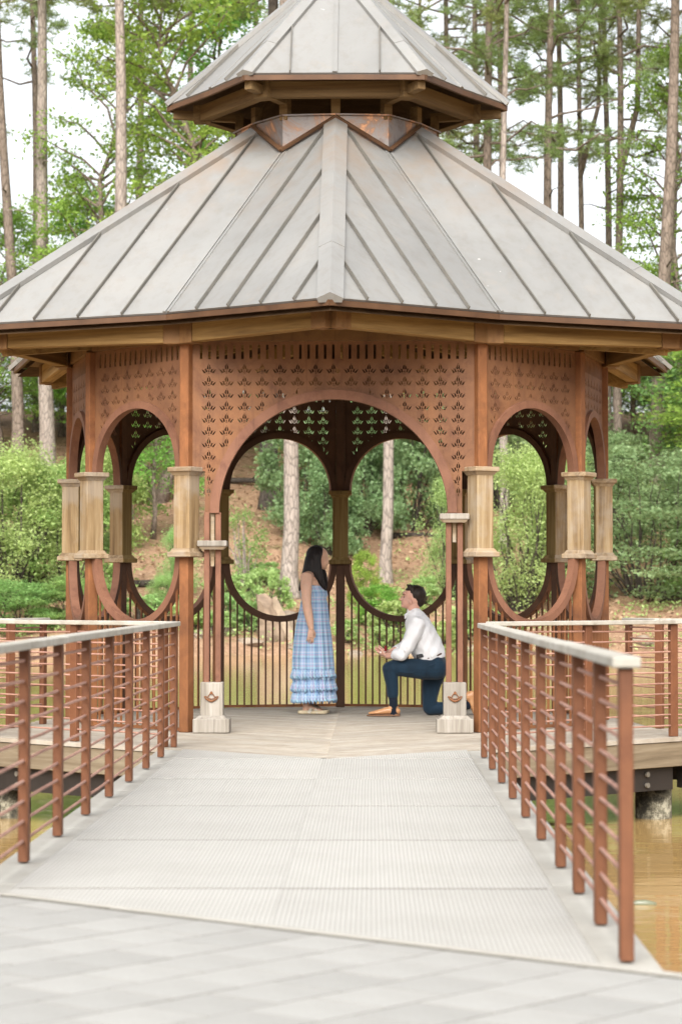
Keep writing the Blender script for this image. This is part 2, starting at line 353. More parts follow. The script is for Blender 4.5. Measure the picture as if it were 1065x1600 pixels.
# plaza: bedding slab with square pavers laid in staggered courses square to its slanting edge
EA, EB = Vector((-1.14, -13.61)), Vector((1.30, -15.66))
ed = (EB - EA).normalized(); en = Vector((-ed.y, ed.x))            # en points away from the plaza (toward the pond)
if en.y < 0: en = -en
a0 = EA - ed * 6; a1 = EB + ed * 9
slab = MB().prism([tuple(a0), tuple(a0 - en * 26), tuple(a1 - en * 26), tuple(a1)], -2.6, -0.0035)
plaza = tag(slab.build('plaza_paving', GROUT), kind='structure')
PV = 0.285
pm = MB(); pm.box((0, 0, -0.02), (PV - 0.012, PV - 0.012, 0.04)); pmesh = pm.mesh('paver')
ang = math.atan2(ed.y, ed.x)
cnt = 0
for i in range(-8, 16):
    for j in range(0, 13):
        c = EA + ed * (i + 0.5) * PV - en * (0.045 + (j + 0.5 + (0.5 if i % 2 else 0)) * PV)
        dd = c.y + D0
        if dd < 5.2 or abs(c.x - 0.2) > 1.95 * max(0.6, dd / 9.0): continue
        o = link_mesh('paver', pmesh, PAVER, plaza, (c.x, c.y, random.uniform(-0.001, 0.001)), (0, 0, ang)); cnt += 1
for i in range(-8, 16, 2):   # half pavers closing the staggered courses at the edge
    ii = i + 1
    c = EA + ed * (ii + 0.5) * PV - en * (0.045 + 0.25 * PV)
    m_ = MB().box((0, 0, -0.02), (PV - 0.012, PV / 2 - 0.012, 0.04)).mesh('paver')
    link_mesh('paver', m_, PAVER, plaza, (c.x, c.y, 0), (0, 0, ang))

# ------------------------------------------------------------------ bridge
bridge = tag(empty('footbridge', (0, -10, 0)), 'pale ribbed footbridge deck running from the stone plaza to the gazebo', 'bridge')
BX0, BX1 = -1.12, 1.06
VY = -5.6; VS = 0.932        # deck front edge: y = VY + VS*|x|
rows = [(-5.6, -3.0), (-7.55, -5.6), (-9.55, -7.55), (-11.46, -9.55), (-13.4, -11.46), (-16.5, -13.4)]
ecut = en.x * EA.x + en.y * EA.y + 0.05
for (y0, y1) in rows:
    for (x0, x1) in ((BX0, -0.03), (-0.03, BX1)):
        g = 0.0004; gy = 0.022
        p = [(x0 + g, y0 + gy), (x1 - g, y0 + gy), (x1 - g, y1 - gy), (x0 + g, y1 - gy)]
        p = clip(p, -VS * (1 if x0 > -0.1 else -1), 1, VY - 0.012)
        p = clip(p, -en.x, -en.y, -ecut)
        if len(p) < 3 or abs(area(p)) < 0.02: continue
        cx = sum(q[0] for q in p) / len(p); cy = sum(q[1] for q in p) / len(p)
        MB().prism([(q[0] - cx, q[1] - cy) for q in p], -0.03, 0.0).build('grate_panel', GRATE, bridge, loc=(cx, cy + 10, random.uniform(-.001, .001)))
def obox(poly, z0, z1, name, mat, parent, off=(0, 0, 0), bevel=0.0):
    cx = sum(q[0] for q in poly) / len(poly); cy = sum(q[1] for q in poly) / len(poly)
    return MB().prism([(q[0] - cx, q[1] - cy) for q in poly], z0, z1).build(name, mat, parent, bevel=bevel, loc=(cx - off[0], cy - off[1], 0))
for x0, x1 in ((-1.32, BX0 - 0.004), (BX1 + 0.004, 1.26)):
    for k in range(5):
        ya, yb = -15.6 + k * 2.4, -15.6 + (k + 1) * 2.4 - 0.008
        p = clip([(x0, ya), (x1, ya), (x1, yb), (x0, yb)], -en.x, -en.y, -ecut)
        p = clip(p, -VS * (1 if x0 > 0 else -1), 1, VY - 0.03)
        if len(p) > 2 and abs(area(p)) > 0.01: obox(p, -0.16, -0.008, 'side_sill', CURB, bridge, (0, -10), 0.006)
q0 = EA + en * 0.008; q1 = EB + en * 0.008
p = clip(clip([tuple(q0), tuple(q1), tuple(q1 + en * 0.038), tuple(q0 + en * 0.038)], 1, 0, 1.30), -1, 0, 1.33)
obox(p, -0.05, 0.002, 'end_angle', CURB, bridge, (0, -10))
MB().box((-0.03, 0.3, -0.0125), (2.14, 8.6, 0.02)).build('bearing_plate', BEAR, bridge)
for x in (-0.95, 0.9):
    MB().box((x, -0.1, -0.24), (0.16, 8.4, 0.32)).build('girder', DARKSTEEL, bridge)
for yy in (-2.2, 1.6):
    for x in (-0.8, 0.8): MB().tube([(x, yy, -2.6), (x, yy, -0.40)], 0.15, 14).build('pile', PILE, bridge, smooth=True)

# railings -------------------------------------------------------------
POST_H = 0.945
post_mesh = MB().box((0, 0, POST_H / 2), (0.045, 0.075, POST_H)).mesh('post', bevel=0.004)
def railing(pts, label, group=None, rods=10, spacing=None, rz=None, overhang=0.06):
    """pts: post positions in plan (x, y); rods and cap board run from post to post"""
    root = tag(empty('railing', (pts[0][0], pts[0][1], 0)), label, 'railing', group)
    o0 = Vector((pts[0][0], pts[0][1], 0)); P = [Vector((p[0], p[1], 0)) - o0 for p in pts]
    for i, p in enumerate(P):
        t = (P[min(i + 1, len(P) - 1)] - P[max(i - 1, 0)]); a = math.atan2(t.y, t.x) - math.pi / 2
        link_mesh('post', post_mesh, CORTEN_RAIL, root, p, (0, 0, a))
    for k in range(rods):
        z = 0.095 + 0.0885 * k
        for a, b in zip(P, P[1:]):
            L = (b - a).length; j = random.uniform(-.003, .003)
            MB().tube([(a.x, a.y, z + j), ((a.x + b.x) / 2, (a.y + b.y) / 2, z + j + random.uniform(-.004, .004)), (b.x, b.y, z + j)], 0.0075, 7, False).build('rod', CORTEN_ROD, root, smooth=True)
    # cap boards, two bays each, butted
    i = 0
    while i < len(P) - 1:
        j = min(i + 2, len(P) - 1); a, b = P[i], P[j]
        if j - i == 2 and (P[i + 1] - (a + b) / 2).length > 0.08: j = i + 1; b = P[j]
        t = (b - a).normalized(); L = (b - a).length; e0 = overhang if i == 0 else -0.003; e1 = overhang if j == len(P) - 1 else -0.003
        m_ = MB().box(((L + e1 - e0) / 2, 0, 0), (L + e0 + e1, 0.092, 0.036))
        o = m_.build('cap_board', WOOD_RAIL, root, bevel=0.005, loc=(a.x, a.y, POST_H + 0.0195 + random.uniform(-.0015, .0015)), rot=(0, 0, math.atan2(t.y, t.x)))
        i = j
    return root
yr = [-15.32, -14.44, -13.52, -12.6] + [-11.4 + 1.19 * k for k in range(7)]
railing([(1.155, y) for y in yr if y < -4.5], 'rust steel bridge railing with pale wooden cap on the side of the kneeling man')
yl = [-13.6 + 1.165 * k for k in range(9)]
railing([(-1.215, y) for y in yl if y < -4.2], 'rust steel bridge railing with pale wooden cap on the side of the woman in plaid')

# ------------------------------------------------------------------ deck round the gazebo
deck = tag(empty('gazebo_deck', (0, 0, 0)), 'pale wooden deck on piles carrying the gazebo and its side platforms', 'deck')
Mr = [(0.002, VY), (2.95, VY + VS * 2.95), (2.75, 0), (2.36, 1.36), (1.36, 2.36), (0.002, 2.73)]
Wr = [(2.955, VY + VS * 2.955 + 0.004), (4.6, -2.3), (4.6, -1.9), (2.855, -1.5)]
bd = Vector((1, VS)).normalized(); bn = Vector((-bd.y, bd.x))
BW = 0.138
for sgn in (1, -1):
    for base in (Mr, Wr):
        o0 = min(bn.x * q[0] + bn.y * q[1] for q in base); o1 = max(bn.x * q[0] + bn.y * q[1] for q in base)
        k = 0
        while o0 + k * BW < o1 - 0.01:
            lo = o0 + k * BW; hi = lo + BW - 0.006
            p = clip(clip(base, bn.x, bn.y, hi), -bn.x, -bn.y, -lo); k += 1
            if len(p) < 3 or abs(area(p)) < 0.004: continue
            cx = sum(q[0] for q in p) / len(p); cy = sum(q[1] for q in p) / len(p)
            # board drawn along its own x so that the grain follows it
            a = math.atan2(bd.y, bd.x)
            loc_ = [((q[0] - cx) * math.cos(a) + (q[1] - cy) * math.sin(a), -(q[0] - cx) * math.sin(a) + (q[1] - cy) * math.cos(a)) for q in p]
            if sgn == -1: loc_ = [(u, -w) for u, w in loc_][::-1]
            o = MB().prism(loc_, -0.034, 0.0)
            o = o.build('floor_board', WOOD_DECK, deck, loc=(cx * sgn, cy, -0.0015 + random.uniform(-.001, .001)), rot=(0, 0, a if sgn == 1 else math.pi - a))
            if sgn == -1: o.rotation_euler = (0, 0, -a); o.scale = (-1, 1, 1); 
            if sgn == -1:
                for v in o.data.vertices: v.co.y = v.co.y
    for a_, b_ in (((1.20, VY + VS * 1.20), (2.95, VY + VS * 2.95)), ((2.95, VY + VS * 2.95), (4.6, -2.3)), ((4.6, -1.9), (2.86, -1.5))):
        n_ = Vector((b_[1] - a_[1], -(b_[0] - a_[0]))).normalized()
        A = Vector(a_) - n_ * 0.03; B = Vector(b_) - n_ * 0.03
        A2 = Vector(a_) - n_ * 0.16; B2 = Vector(b_) - n_ * 0.16
        mid = (A + B) / 2; t = B - A
        MB().box((0, 0, -0.142), (t.length - 0.004, 0.04, 0.205)).build('fascia_board', WOOD_FASCIA, deck, bevel=0.004, loc=(mid.x * sgn, mid.y, 0), rot=(0, 0, math.atan2(t.y, t.x) * sgn))
        mid = (A2 + B2) / 2
        bb = MB().box((0, 0, -0.345), (t.length - 0.10, 0.16, 0.19)).build('steel_beam', DARKSTEEL, deck, loc=(mid.x * sgn, mid.y, 0), rot=(0, 0, math.atan2(t.y, t.x) * sgn))
for sgn in (1, -1):
    for (px_, py_) in ((2.72, -2.62), (1.45, -3.9), (4.3, -2.1), (1.5, 1.0), (0.5, -2.0)):
        MB().tube([(px_ * sgn, py_, -2.6), (px_ * sgn, py_, -0.445)], 0.155, 18).build('pile', PILE, deck, smooth=True)
    for zz in (-0.30, -0.39):
        n_ = Vector((VS, -1)).normalized(); c = Vector((2.66, VY + VS * 2.66)) - n_ * 0.072
        MB().tube([(c.x * sgn, c.y, zz), ((c.x + n_.x * 0.022) * sgn, c.y + n_.y * 0.022, zz)], 0.022, 10).build('bolt', BOLT, deck)
MB().prism([(q[0], q[1]) for q in ((-2.4, -2.6), (2.4, -2.6), (2.5, 0), (1.2, 2.2), (-1.2, 2.2), (-2.5, 0))], -0.33, -0.06).build('joist_frame', DARKSTEEL, deck)

def edge_pts(a, b, n): return [(a[0] + (b[0] - a[0]) * k / n, a[1] + (b[1] - a[1]) * k / n) for k in range(n + 1)]
for sgn, side in ((1, 'beside the kneeling man'), (-1, 'beside the standing woman')):
    n_ = Vector((VS, -1)).normalized() * 0.09
    a = (1.36 - n_.x, VY + VS * 1.36 - n_.y); b = (2.93 - n_.x, VY + VS * 2.93 - n_.y)
    pts = edge_pts(a, b, 2) + [(3.75, -2.49), (4.52, -2.22)]
    railing([(x * sgn, y) for x, y in pts], 'rust steel railing along the deck front edge %s' % side)
    railing([(x * sgn, y) for x, y in [(4.5, -1.97), (3.68, -1.78), (2.90, -1.585), (2.70, -0.9)]], 'rust steel railing behind the side walkway %s' % side)

# ------------------------------------------------------------------ gazebo
gz = tag(empty('gazebo', (0, 0, 0)), 'twelve-sided rust steel and wood gazebo with tiered grey metal roof', 'gazebo')
RP = 2.555
def pol(r_, th, z=0.0): return Vector((r_ * math.sin(th), -r_ * math.cos(th), z))   # th = 0 faces the bridge
ANG = [R(a) for a in (30, 60, 90, 120, 150, 180, -30, -60, -90, -120, -150)]
me_post = MB().box((0, 0, 1.70), (0.094, 0.094, 3.40)).mesh('post', bevel=0.006)
me_sleeve = MB().box((0, 0, 1.92), (0.165, 0.165, 0.70)).mesh('wood_sleeve', bevel=0.006)
def frustum(z0, w0, z1, w1):
    m = MB(); v = [(a * w / 2, b * w / 2, z) for z, w in ((z0, w0), (z1, w1)) for a, b in ((-1, -1), (1, -1), (1, 1), (-1, 1))]
    m.add(v, [(3, 2, 1, 0), (4, 5, 6, 7)] + [(i, (i + 1) % 4, (i + 1) % 4 + 4, i + 4) for i in range(4)]); return m
me_cap = MB().box((0, 0, 2.283), (0.245, 0.245, 0.042)).mesh('capital', bevel=0.006)
me_capm = frustum(2.232, 0.172, 2.2615, 0.212).mesh('capital_moulding')
me_base = MB().box((0, 0, 1.543), (0.245, 0.245, 0.045)).mesh('sleeve_base', bevel=0.006)
me_basem = frustum(1.566, 0.212, 1.596, 0.172).mesh('base_moulding')
WOOD_IN = mat_wood('inward_face_pine', (0.10, 0.064, 0.020), (0.185, 0.125, 0.042), (0.25, 0.175, 0.068), V_GRAIN)  # darker pine tone for sleeve and cap faces turned inward
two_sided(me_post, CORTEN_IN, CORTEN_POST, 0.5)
for me_, mt_ in ((me_sleeve, WOOD_SLEEVE), (me_cap, WOOD_CAP), (me_capm, WOOD_CAP), (me_base, WOOD_CAP), (me_basem, WOOD_CAP)): two_sided(me_, WOOD_IN, mt_, 0.5)
for a in ANG:
    p = link_mesh('post', me_post, CORTEN_POST, gz, pol(RP, a), (0, 0, a))
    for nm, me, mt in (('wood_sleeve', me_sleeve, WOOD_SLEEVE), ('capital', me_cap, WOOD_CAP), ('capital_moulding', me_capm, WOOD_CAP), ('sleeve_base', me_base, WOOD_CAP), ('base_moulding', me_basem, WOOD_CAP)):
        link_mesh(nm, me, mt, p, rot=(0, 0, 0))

# pierced screens: plate outline with slots and lotus cut-outs, filled as a 2-D curve and extruded
def sym(poly): return [(-x, z) for x, z in poly][::-1]
PET = [
    [(0.003, 0.0), (0.0155, 0.008), (0.017, 0.022), (0.010, 0.040), (0.0035, 0.048), (0.0035, 0.018)],
    [(0.013, -0.021), (0.026, -0.024), (0.031, -0.006), (0.029, 0.014), (0.020, 0.002)],
    [(0.029, -0.030), (0.042, -0.030), (0.055, -0.010), (0.064, 0.010), (0.047, -0.004), (0.038, -0.012)],
    [(0.0325, 0.002), (0.038, 0.000), (0.041, 0.012), (0.036, 0.010)],
]
LOTUS = []
for q in PET: LOTUS += [q, sym(q)]
LOTUS += [[(-0.004, -0.004), (-0.005, -0.022), (0.005, -0.022), (0.004, -0.004)], [(-0.013, -0.030), (0.0, -0.034), (0.013, -0.030), (0.009, -0.028), (-0.009, -0.028)], [(-0.0035, 0.051), (0, 0.047), (0.0035, 0.051), (0, 0.057)]]
def plate(name, outline, holes, thick):
    cu = bpy.data.curves.new(name, 'CURVE'); cu.dimensions = '2D'; cu.fill_mode = 'BOTH'; cu.extrude = thick / 2
    for poly in [outline] + holes:
        s = cu.splines.new('POLY'); s.points.add(len(poly) - 1); s.use_cyclic_u = True
        for pt, (x, z) in zip(s.points, poly): pt.co = (x, z, 0, 1)
    o = bpy.data.objects.new(name, cu); col.objects.link(o)
    dg = bpy.context.evaluated_depsgraph_get(); me = bpy.data.meshes.new_from_object(o.evaluated_get(dg))
    bpy.data.objects.remove(o); bpy.data.curves.remove(cu)
    for v in me.vertices: x, z, y = v.co; v.co = (x, y, z)
    me.flip_normals(); me.name = name; me.materials.clear(); return me
def pierced(name, hw, top, cz, rr, cols, rows, sx, slots, low=None, thick=0.008):
    arc = [(rr * math.cos(a), cz + rr * math.sin(a)) for a in np.linspace(0, math.pi, 49)]
    if low: out = [(-hw, top), (-hw, low[0]), (-low[1], low[0]), (-low[1], cz + 0.003)] + [(x, z) for x, z in arc[::-1]] + [(low[1], cz + 0.003), (low[1], low[0]), (hw, low[0]), (hw, top)]
    else: out = [(-hw, top), (-hw, cz)] + arc[::-1] + [(hw, cz), (hw, top)]
    holes = []
    for k in range(slots):
        x = (k - (slots - 1) / 2) * 0.072
        holes.append([(x - .011, 3.25), (x + .011, 3.25), (x + .011, 3.375), (x - .011, 3.375)])
    for i in range(cols):
        for j in range(rows):
            cx = (i - (cols - 1) / 2) * sx; z0 = 3.155 - 0.108 * j
            for q in LOTUS:
                pts = [(cx + x * 0.98, z0 + z * 0.98) for x, z in q]
                if all(math.hypot(x, z - cz) > rr + 0.055 and abs(x) < hw - 0.01 and (z > cz + 0.02) and (low is None or z > low[0] + 0.01 or abs(x) < low[1] - 0.008) for x, z in pts): holes.append(pts)
    return plate(name, out, holes, thick)
me_front = pierced('screen_panel', 1.228, 3.405, 1.90, 1.03, 15, 11, 0.155, 33, low=(2.27, 1.118))
me_side = pierced('screen_panel', 0.611, 3.405, 2.30, 0.575, 7, 8, 0.157, 16)
def band(cz, ri, ro, depth, a0, a1, n=40, legs=0.0):
    """flat steel bar bent to an arc, standing proud of the screen"""
    m = MB(); ringv = []
    for a in np.linspace(a0, a1, n):
        for r_, y in ((ri, -depth / 2), (ro, -depth / 2), (ro, depth / 2), (ri, depth / 2)): ringv.append((r_ * math.cos(a), y, cz + r_ * math.sin(a)))
    f = [(0, 1, 2, 3), tuple(4 * (n - 1) + k for k in (3, 2, 1, 0))]
    for i in range(n - 1):
        for k in range(4): f.append((4 * i + k, 4 * i + (k + 1) % 4, 4 * (i + 1) + (k + 1) % 4, 4 * (i + 1) + k))
    m.add(ringv, f); return m
me_arch = band(2.305, 0.548, 0.612, 0.075, 0, math.pi).mesh('arch_band')
me_u = band(1.52, 0.548, 0.612, 0.075, math.pi, 2 * math.pi).mesh('ring_band')
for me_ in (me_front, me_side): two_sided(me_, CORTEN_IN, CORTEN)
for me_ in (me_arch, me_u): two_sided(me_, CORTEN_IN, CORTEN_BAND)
yf = -RP * math.cos(R(30))
fp = link_mesh('screen_panel', me_front, CORTEN, gz, (0, yf, 0))
band(1.905, 0.992, 1.072, 0.09, 0, math.pi, 56).build('arch_band', CORTEN_BAND, fp)
RC = RP * math.cos(R(15))
bal = {}
for k in range(15):
    x = (k - 7) * 0.0765; zt = 1.52 - math.sqrt(0.60 ** 2 - x * x) if abs(x) < 0.59 else 1.5
    bal[k] = (x, MB().box((0, 0, (zt + 0.015) / 2 + 0.01), (0.016, 0.016, zt - 0.01)).mesh('baluster'))
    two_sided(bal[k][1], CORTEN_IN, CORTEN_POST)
me_brail = MB().box((0, 0, 0.022), (1.22, 0.03, 0.028)).mesh('bottom_rail')
for a in (45, 75, 105, 135, 165, -45, -75, -105, -135, -165):
    th = R(a); s = link_mesh('screen_panel', me_side, CORTEN, gz, pol(RC, th), (0, 0, th))
    link_mesh('arch_band', me_arch, CORTEN_BAND, s)
    u = link_mesh('ring_band', me_u, CORTEN_BAND, gz, pol(RC, th), (0, 0, th))
    link_mesh('bottom_rail', me_brail, CORTEN_POST, u)
    for k in bal: link_mesh('baluster', bal[k][1], CORTEN_POST, u, (bal[k][0], 0, 0))
# entrance jambs: twin bars on wooden plinths, trim caps (the one by the woman has slipped)
for sgn, capz in ((-1, 1.638), (1, 1.872)):
    cx = 1.05 * sgn
    for dx in (-0.05, 0.05): MB().box((cx + dx, yf, 1.17), (0.048, 0.05, 1.48)).build('jamb_bar', CORTEN_BAND, gz, bevel=0.004)
    MB().box((cx, yf + 0.012, 1.69 if sgn < 0 else 1.8), (0.03, 0.03, 0.5 if sgn < 0 else 0.3)).build('filler_strip', WOOD_CAP, gz)
    tc = MB().box((0, 0, 0), (0.255, 0.21, 0.05)).build('trim_cap', WOOD_PLINTH, gz, bevel=0.005, loc=(cx, yf, capz))
    f_ = frustum(-0.052, 0.19, -0.0265, 0.235); f_.v = [(x, y * 0.82, z) for x, y, z in f_.v]; f_.build('cap_moulding', WOOD_CAP, tc)
    pl = MB().box((0, 0, 0.285), (0.195, 0.19, 0.30)).build('plinth', WOOD_PLINTH, gz, bevel=0.005, loc=(cx, yf - 0.03, 0))
    MB().box((0, 0, 0.063), (0.315, 0.30, 0.122)).build('plinth_base', WOOD_CAP if False else WOOD_PLINTH, pl, bevel=0.006)
    frustum(0.1245, 0.27, 0.150, 0.215).build('plinth_moulding', WOOD_PLINTH, pl)
    em = MB()    # small cast lotus badge
    for q in ([(0.0, .052), (.012, .04), (.012, .028), (0, .022), (-.012, .028), (-.012, .04)],):
        em.add([(x, 0, z) for x, z in q] + [(x, -0.01, z) for x, z in q], [tuple(range(6)), tuple(range(11, 5, -1))] + [(i, (i + 1) % 6, (i + 1) % 6 + 6, i + 6) for i in range(6)])
    def strip(pts, w): 
        em.tube([(x, -0.006, z) for x, z in pts], w, 6)
    strip([(-.062, .005), (-.045, -.015), (-.02, -.03), (0, -.036), (.02, -.03), (.045, -.015), (.062, .005)], [.003, .007, .009, .010, .009, .007, .003])
    strip([(-.062, .005), (-.042, .004), (-.022, -.012), (0, -.017), (.022, -.012), (.042, .004), (.062, .005)], .004)
    for s2 in (-1, 1): strip([(s2 * .030, 0.0), (s2 * .020, .016), (s2 * .010, .030)], .0045)
    em.build('lotus_badge', CORTEN_POST, pl, smooth=False, loc=(0, -0.097, 0.31))

# roof ------------------------------------------------------------------
def roof_tier(parent_name, off_deg, Bh_, Bv_, Th_, Tv_, seams_at, capw, mat, thick):
    """star-shaped roof: hips at off+60k, valleys half way; each half face is split into seamed sheets"""
    root = None
    # underside (boarding), one mesh
    u = MB(); ring_lo = []; ring_hi = []
    for k in range(12):
        th = R(off_deg + 30 * k); hip = (k % 2 == 0)
        b = pol((Bh_ if hip else Bv_)[0] - 0.04, th, (Bh_ if hip else Bv_)[1] - thick); t_ = pol((Th_ if hip else Tv_)[0], th, (Th_ if hip else Tv_)[1] - thick)
        ring_lo.append(b); ring_hi.append(t_)
    u.add(ring_lo + ring_hi, [(k, (k + 1) % 12, (k + 1) % 12 + 12, k + 12) for k in range(12)])
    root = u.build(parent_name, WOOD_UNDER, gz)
    for k in range(12):
        hk = k if k % 2 == 0 else k + 1; vk = k + 1 if k % 2 == 0 else k
        th, tv = R(off_deg + 30 * hk), R(off_deg + 30 * vk)
        Bh, Bv, Th, Tv = pol(Bh_[0], th, Bh_[1]), pol(Bv_[0], tv, Bv_[1]), pol(Th_[0], th, Th_[1]), pol(Tv_[0], tv, Tv_[1])
        e1 = Bh - Bv; e2 = Tv - Bv; nrm = e1.cross(e2).normalized()
        if nrm.z < 0: nrm = -nrm
        # coordinates of Th in (a, b)
        A = np.array([[e1.x, e2.x], [e1.y, e2.y]]); sol = np.linalg.solve(A, np.array([Th.x - Bv.x, Th.y - Bv.y]))
        quad = [(0, 0), (1, 0), (sol[0], sol[1]), (0, 1)]
        res = Th - (Bv + e1 * sol[0] + e2 * sol[1])
        def P(a, b): return Bv + e1 * a + e2 * b + Vector((0, 0, res.z * a * b / max(1e-6, sol[0] * sol[1]) if sol[0] > 0.02 else res.z * b))
        edges = [0.0] + seams_at + [1.01]
        for a_, b_ in zip(edges, edges[1:]):
            p = clip(clip(quad, 1, 0, b_), -1, 0, -a_)
            if len(p) < 3: continue
            tilt = random.uniform(0, 0.004)
            vs = [P(*q) + nrm * (tilt + 0.003) for q in p]; lo = [v - nrm * 0.02 for v in vs]; n = len(vs)
            m = MB(); m.add(vs + lo, [tuple(range(n)), tuple(range(2 * n - 1, n - 1, -1))] + [(i, (i + 1) % n, (i + 1) % n + n, i + n) for i in range(n)])
            m.build('roof_sheet', mat, root)
        def btop(a):
            # where the line a = const leaves the quad
            bs = []
            for i in range(4):
                (x0, y0), (x1, y1) = quad[i], quad[(i + 1) % 4]
                if abs(x1 - x0) > 1e-9 and min(x0, x1) - 1e-9 <= a <= max(x0, x1) + 1e-9: bs.append(y0 + (y1 - y0) * (a - x0) / (x1 - x0))
            return max(bs)
        for a in seams_at:
            p0, p1 = P(a, -0.004), P(a, btop(a))
            MB().bar(p0 + nrm * 0.026, p1 + nrm * 0.026, 0.011, 0.028, nrm).build('standing_seam', SEAM, root)
        # valley flashing and drip edge
        p0, p1 = P(0.012, 0), P(0.012, btop(0.012))
        MB().bar(p0 + nrm * 0.012, p1 + nrm * 0.012, 0.028, 0.014, nrm).build('valley_flashing', mat, root)
        c0, c1 = Bv + Vector((0, 0, -0.040)), Bh + Vector((0, 0, -0.040))
        MB().bar(c0, c1, 0.03, 0.046).build('drip_edge', DRIP, root)
    for k in range(6):
        th = R(off_deg + 60 * k); tl, trr = R(off_deg + 60 * k - 30), R(off_deg + 60 * k + 30)
        B, T = pol(Bh_[0] + 0.012, th, Bh_[1]), pol(Th_[0], th, Th_[1])
        VL, VR = pol(Bv_[0], tl, Bv_[1]), pol(Bv_[0], trr, Bv_[1])
        hd = (T - B).normalized()
        def side(Vp):
            e = Vp - B; e = (e - hd * e.dot(hd)).normalized(); return e
        eL, eR = side(VL), side(VR)
        nL = hd.cross(eL); nL = nL if nL.z > 0 else -nL; nR = hd.cross(eR); nR = nR if nR.z > 0 else -nR
        up = (nL + nR).normalized()
        for (s0, s1, lift) in ((0.0, 0.265, 0.0), (0.26, 1.0, 0.004)):
            pts = []
            for s in (s0, s1):
                c = B + (T - B) * s
                h = capw * 0.42 + lift; w = capw
                pts += [c + eL * w + nL * 0.004, c + eL * (w - 0.006) + nL * h, c + up * (h + 0.004), c + eR * (w - 0.006) + nR * h, c + eR * w + nR * 0.004]
            m = MB(); m.add(pts, [(i, i + 1, i + 6, i + 5) for i in range(4)] + [(0, 1, 2, 3, 4), (9, 8, 7, 6, 5), (0, 4, 9, 5)])
            m.build('hip_cap', mat, root)
    return root
def planar_tv(Bh_, Bv_, Th_, rtv, dth=30):
    Bh, Bv, Th = pol(Bh_[0], 0, Bh_[1]), pol(Bv_[0], R(dth), Bv_[1]), pol(Th_[0], 0, Th_[1])
    n = (Bh - Bv).cross(Th - Bv); q = pol(rtv, R(dth), 0)
    return Bv.z - (n.x * (q.x - Bv.x) + n.y * (q.y - Bv.y)) / n.z
BH, BV, TH = (3.93, 3.575), (2.86, 3.625), (0.88, 5.60)
TV = (0.98, planar_tv(BH, BV, TH, 0.98))
print('valley top', TV)
roof_tier('main_roof', 0, BH, BV, TH, TV, [0.2, 0.4, 0.6, 0.8], 0.105, ROOF, 0.10)
BH2, BV2, TH2 = (1.635, 5.935), (1.36, 5.95), (0.06, 7.25)
TV2 = (0.05, planar_tv(BH2, BV2, TH2, 0.05))
cup = roof_tier('cupola_roof', 30, BH2, BV2, TH2, TV2, [0.5], 0.085, ROOF2, 0.05)
# collar of copper sheets under the cupola
zc = 5.655
for k in range(12):
    t0, t1 = R(30 * k), R(30 * (k + 1)); r0, r1 = (0.90, 0.985) if k % 2 == 0 else (0.985, 0.90)
    a, b = pol(r0, t0), pol(r1, t1); zb0 = 5.50 if k % 2 == 0 else 5.18; zb1 = 5.18 if k % 2 == 0 else 5.50
    zz = lambda p, z: Vector((p.x, p.y, z)); inn = 0.985
    vs = [zz(a, zb0 - .06), zz(b, zb1 - .06), zz(b, zc), zz(a, zc)]; vi = [Vector((v.x * inn, v.y * inn, v.z)) for v in vs]
    m = MB(); m.add(vs + vi, [(0, 1, 2, 3), (7, 6, 5, 4), (0, 4, 5, 1), (1, 5, 6, 2), (2, 6, 7, 3), (3, 7, 4, 0)]); o = m.build('collar_sheet', COPPER, gz)
    MB().bar(zz(a * 1.008, zc + .006), zz(b * 1.008, zc + .006), 0.03, 0.014).build('collar_lip', COPPER, o)
    # folded flashing that follows the meeting line of roof and collar
    hipz = TH[1] + 0.04; vz = TV[1] + 0.025
    p0 = pol(0.925 if k % 2 == 0 else 1.02, t0, hipz if k % 2 == 0 else vz); p1 = pol(1.02 if k % 2 == 0 else 0.925, t1, vz if k % 2 == 0 else hipz)
    MB().bar(p0, p1, 0.036, 0.024, (p0 + p1) * 0.5 + Vector((0, 0, -4.0))).build('collar_flashing', DRIP, gz)
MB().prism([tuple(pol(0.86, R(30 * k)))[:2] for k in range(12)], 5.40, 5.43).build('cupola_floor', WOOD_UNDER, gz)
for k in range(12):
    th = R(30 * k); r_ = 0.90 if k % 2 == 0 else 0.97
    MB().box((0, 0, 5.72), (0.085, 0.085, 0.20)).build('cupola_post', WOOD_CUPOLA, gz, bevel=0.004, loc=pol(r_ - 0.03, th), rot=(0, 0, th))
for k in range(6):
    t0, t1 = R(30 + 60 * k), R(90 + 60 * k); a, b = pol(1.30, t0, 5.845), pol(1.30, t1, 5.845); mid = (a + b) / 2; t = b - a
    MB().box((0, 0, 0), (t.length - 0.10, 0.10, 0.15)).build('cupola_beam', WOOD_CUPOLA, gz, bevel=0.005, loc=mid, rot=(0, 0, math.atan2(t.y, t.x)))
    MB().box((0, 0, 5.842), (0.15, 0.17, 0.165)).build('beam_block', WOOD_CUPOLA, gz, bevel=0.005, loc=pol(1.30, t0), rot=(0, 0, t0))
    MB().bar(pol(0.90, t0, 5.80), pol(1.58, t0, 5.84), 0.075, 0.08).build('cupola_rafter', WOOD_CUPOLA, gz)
    m0 = R(60 * k); 
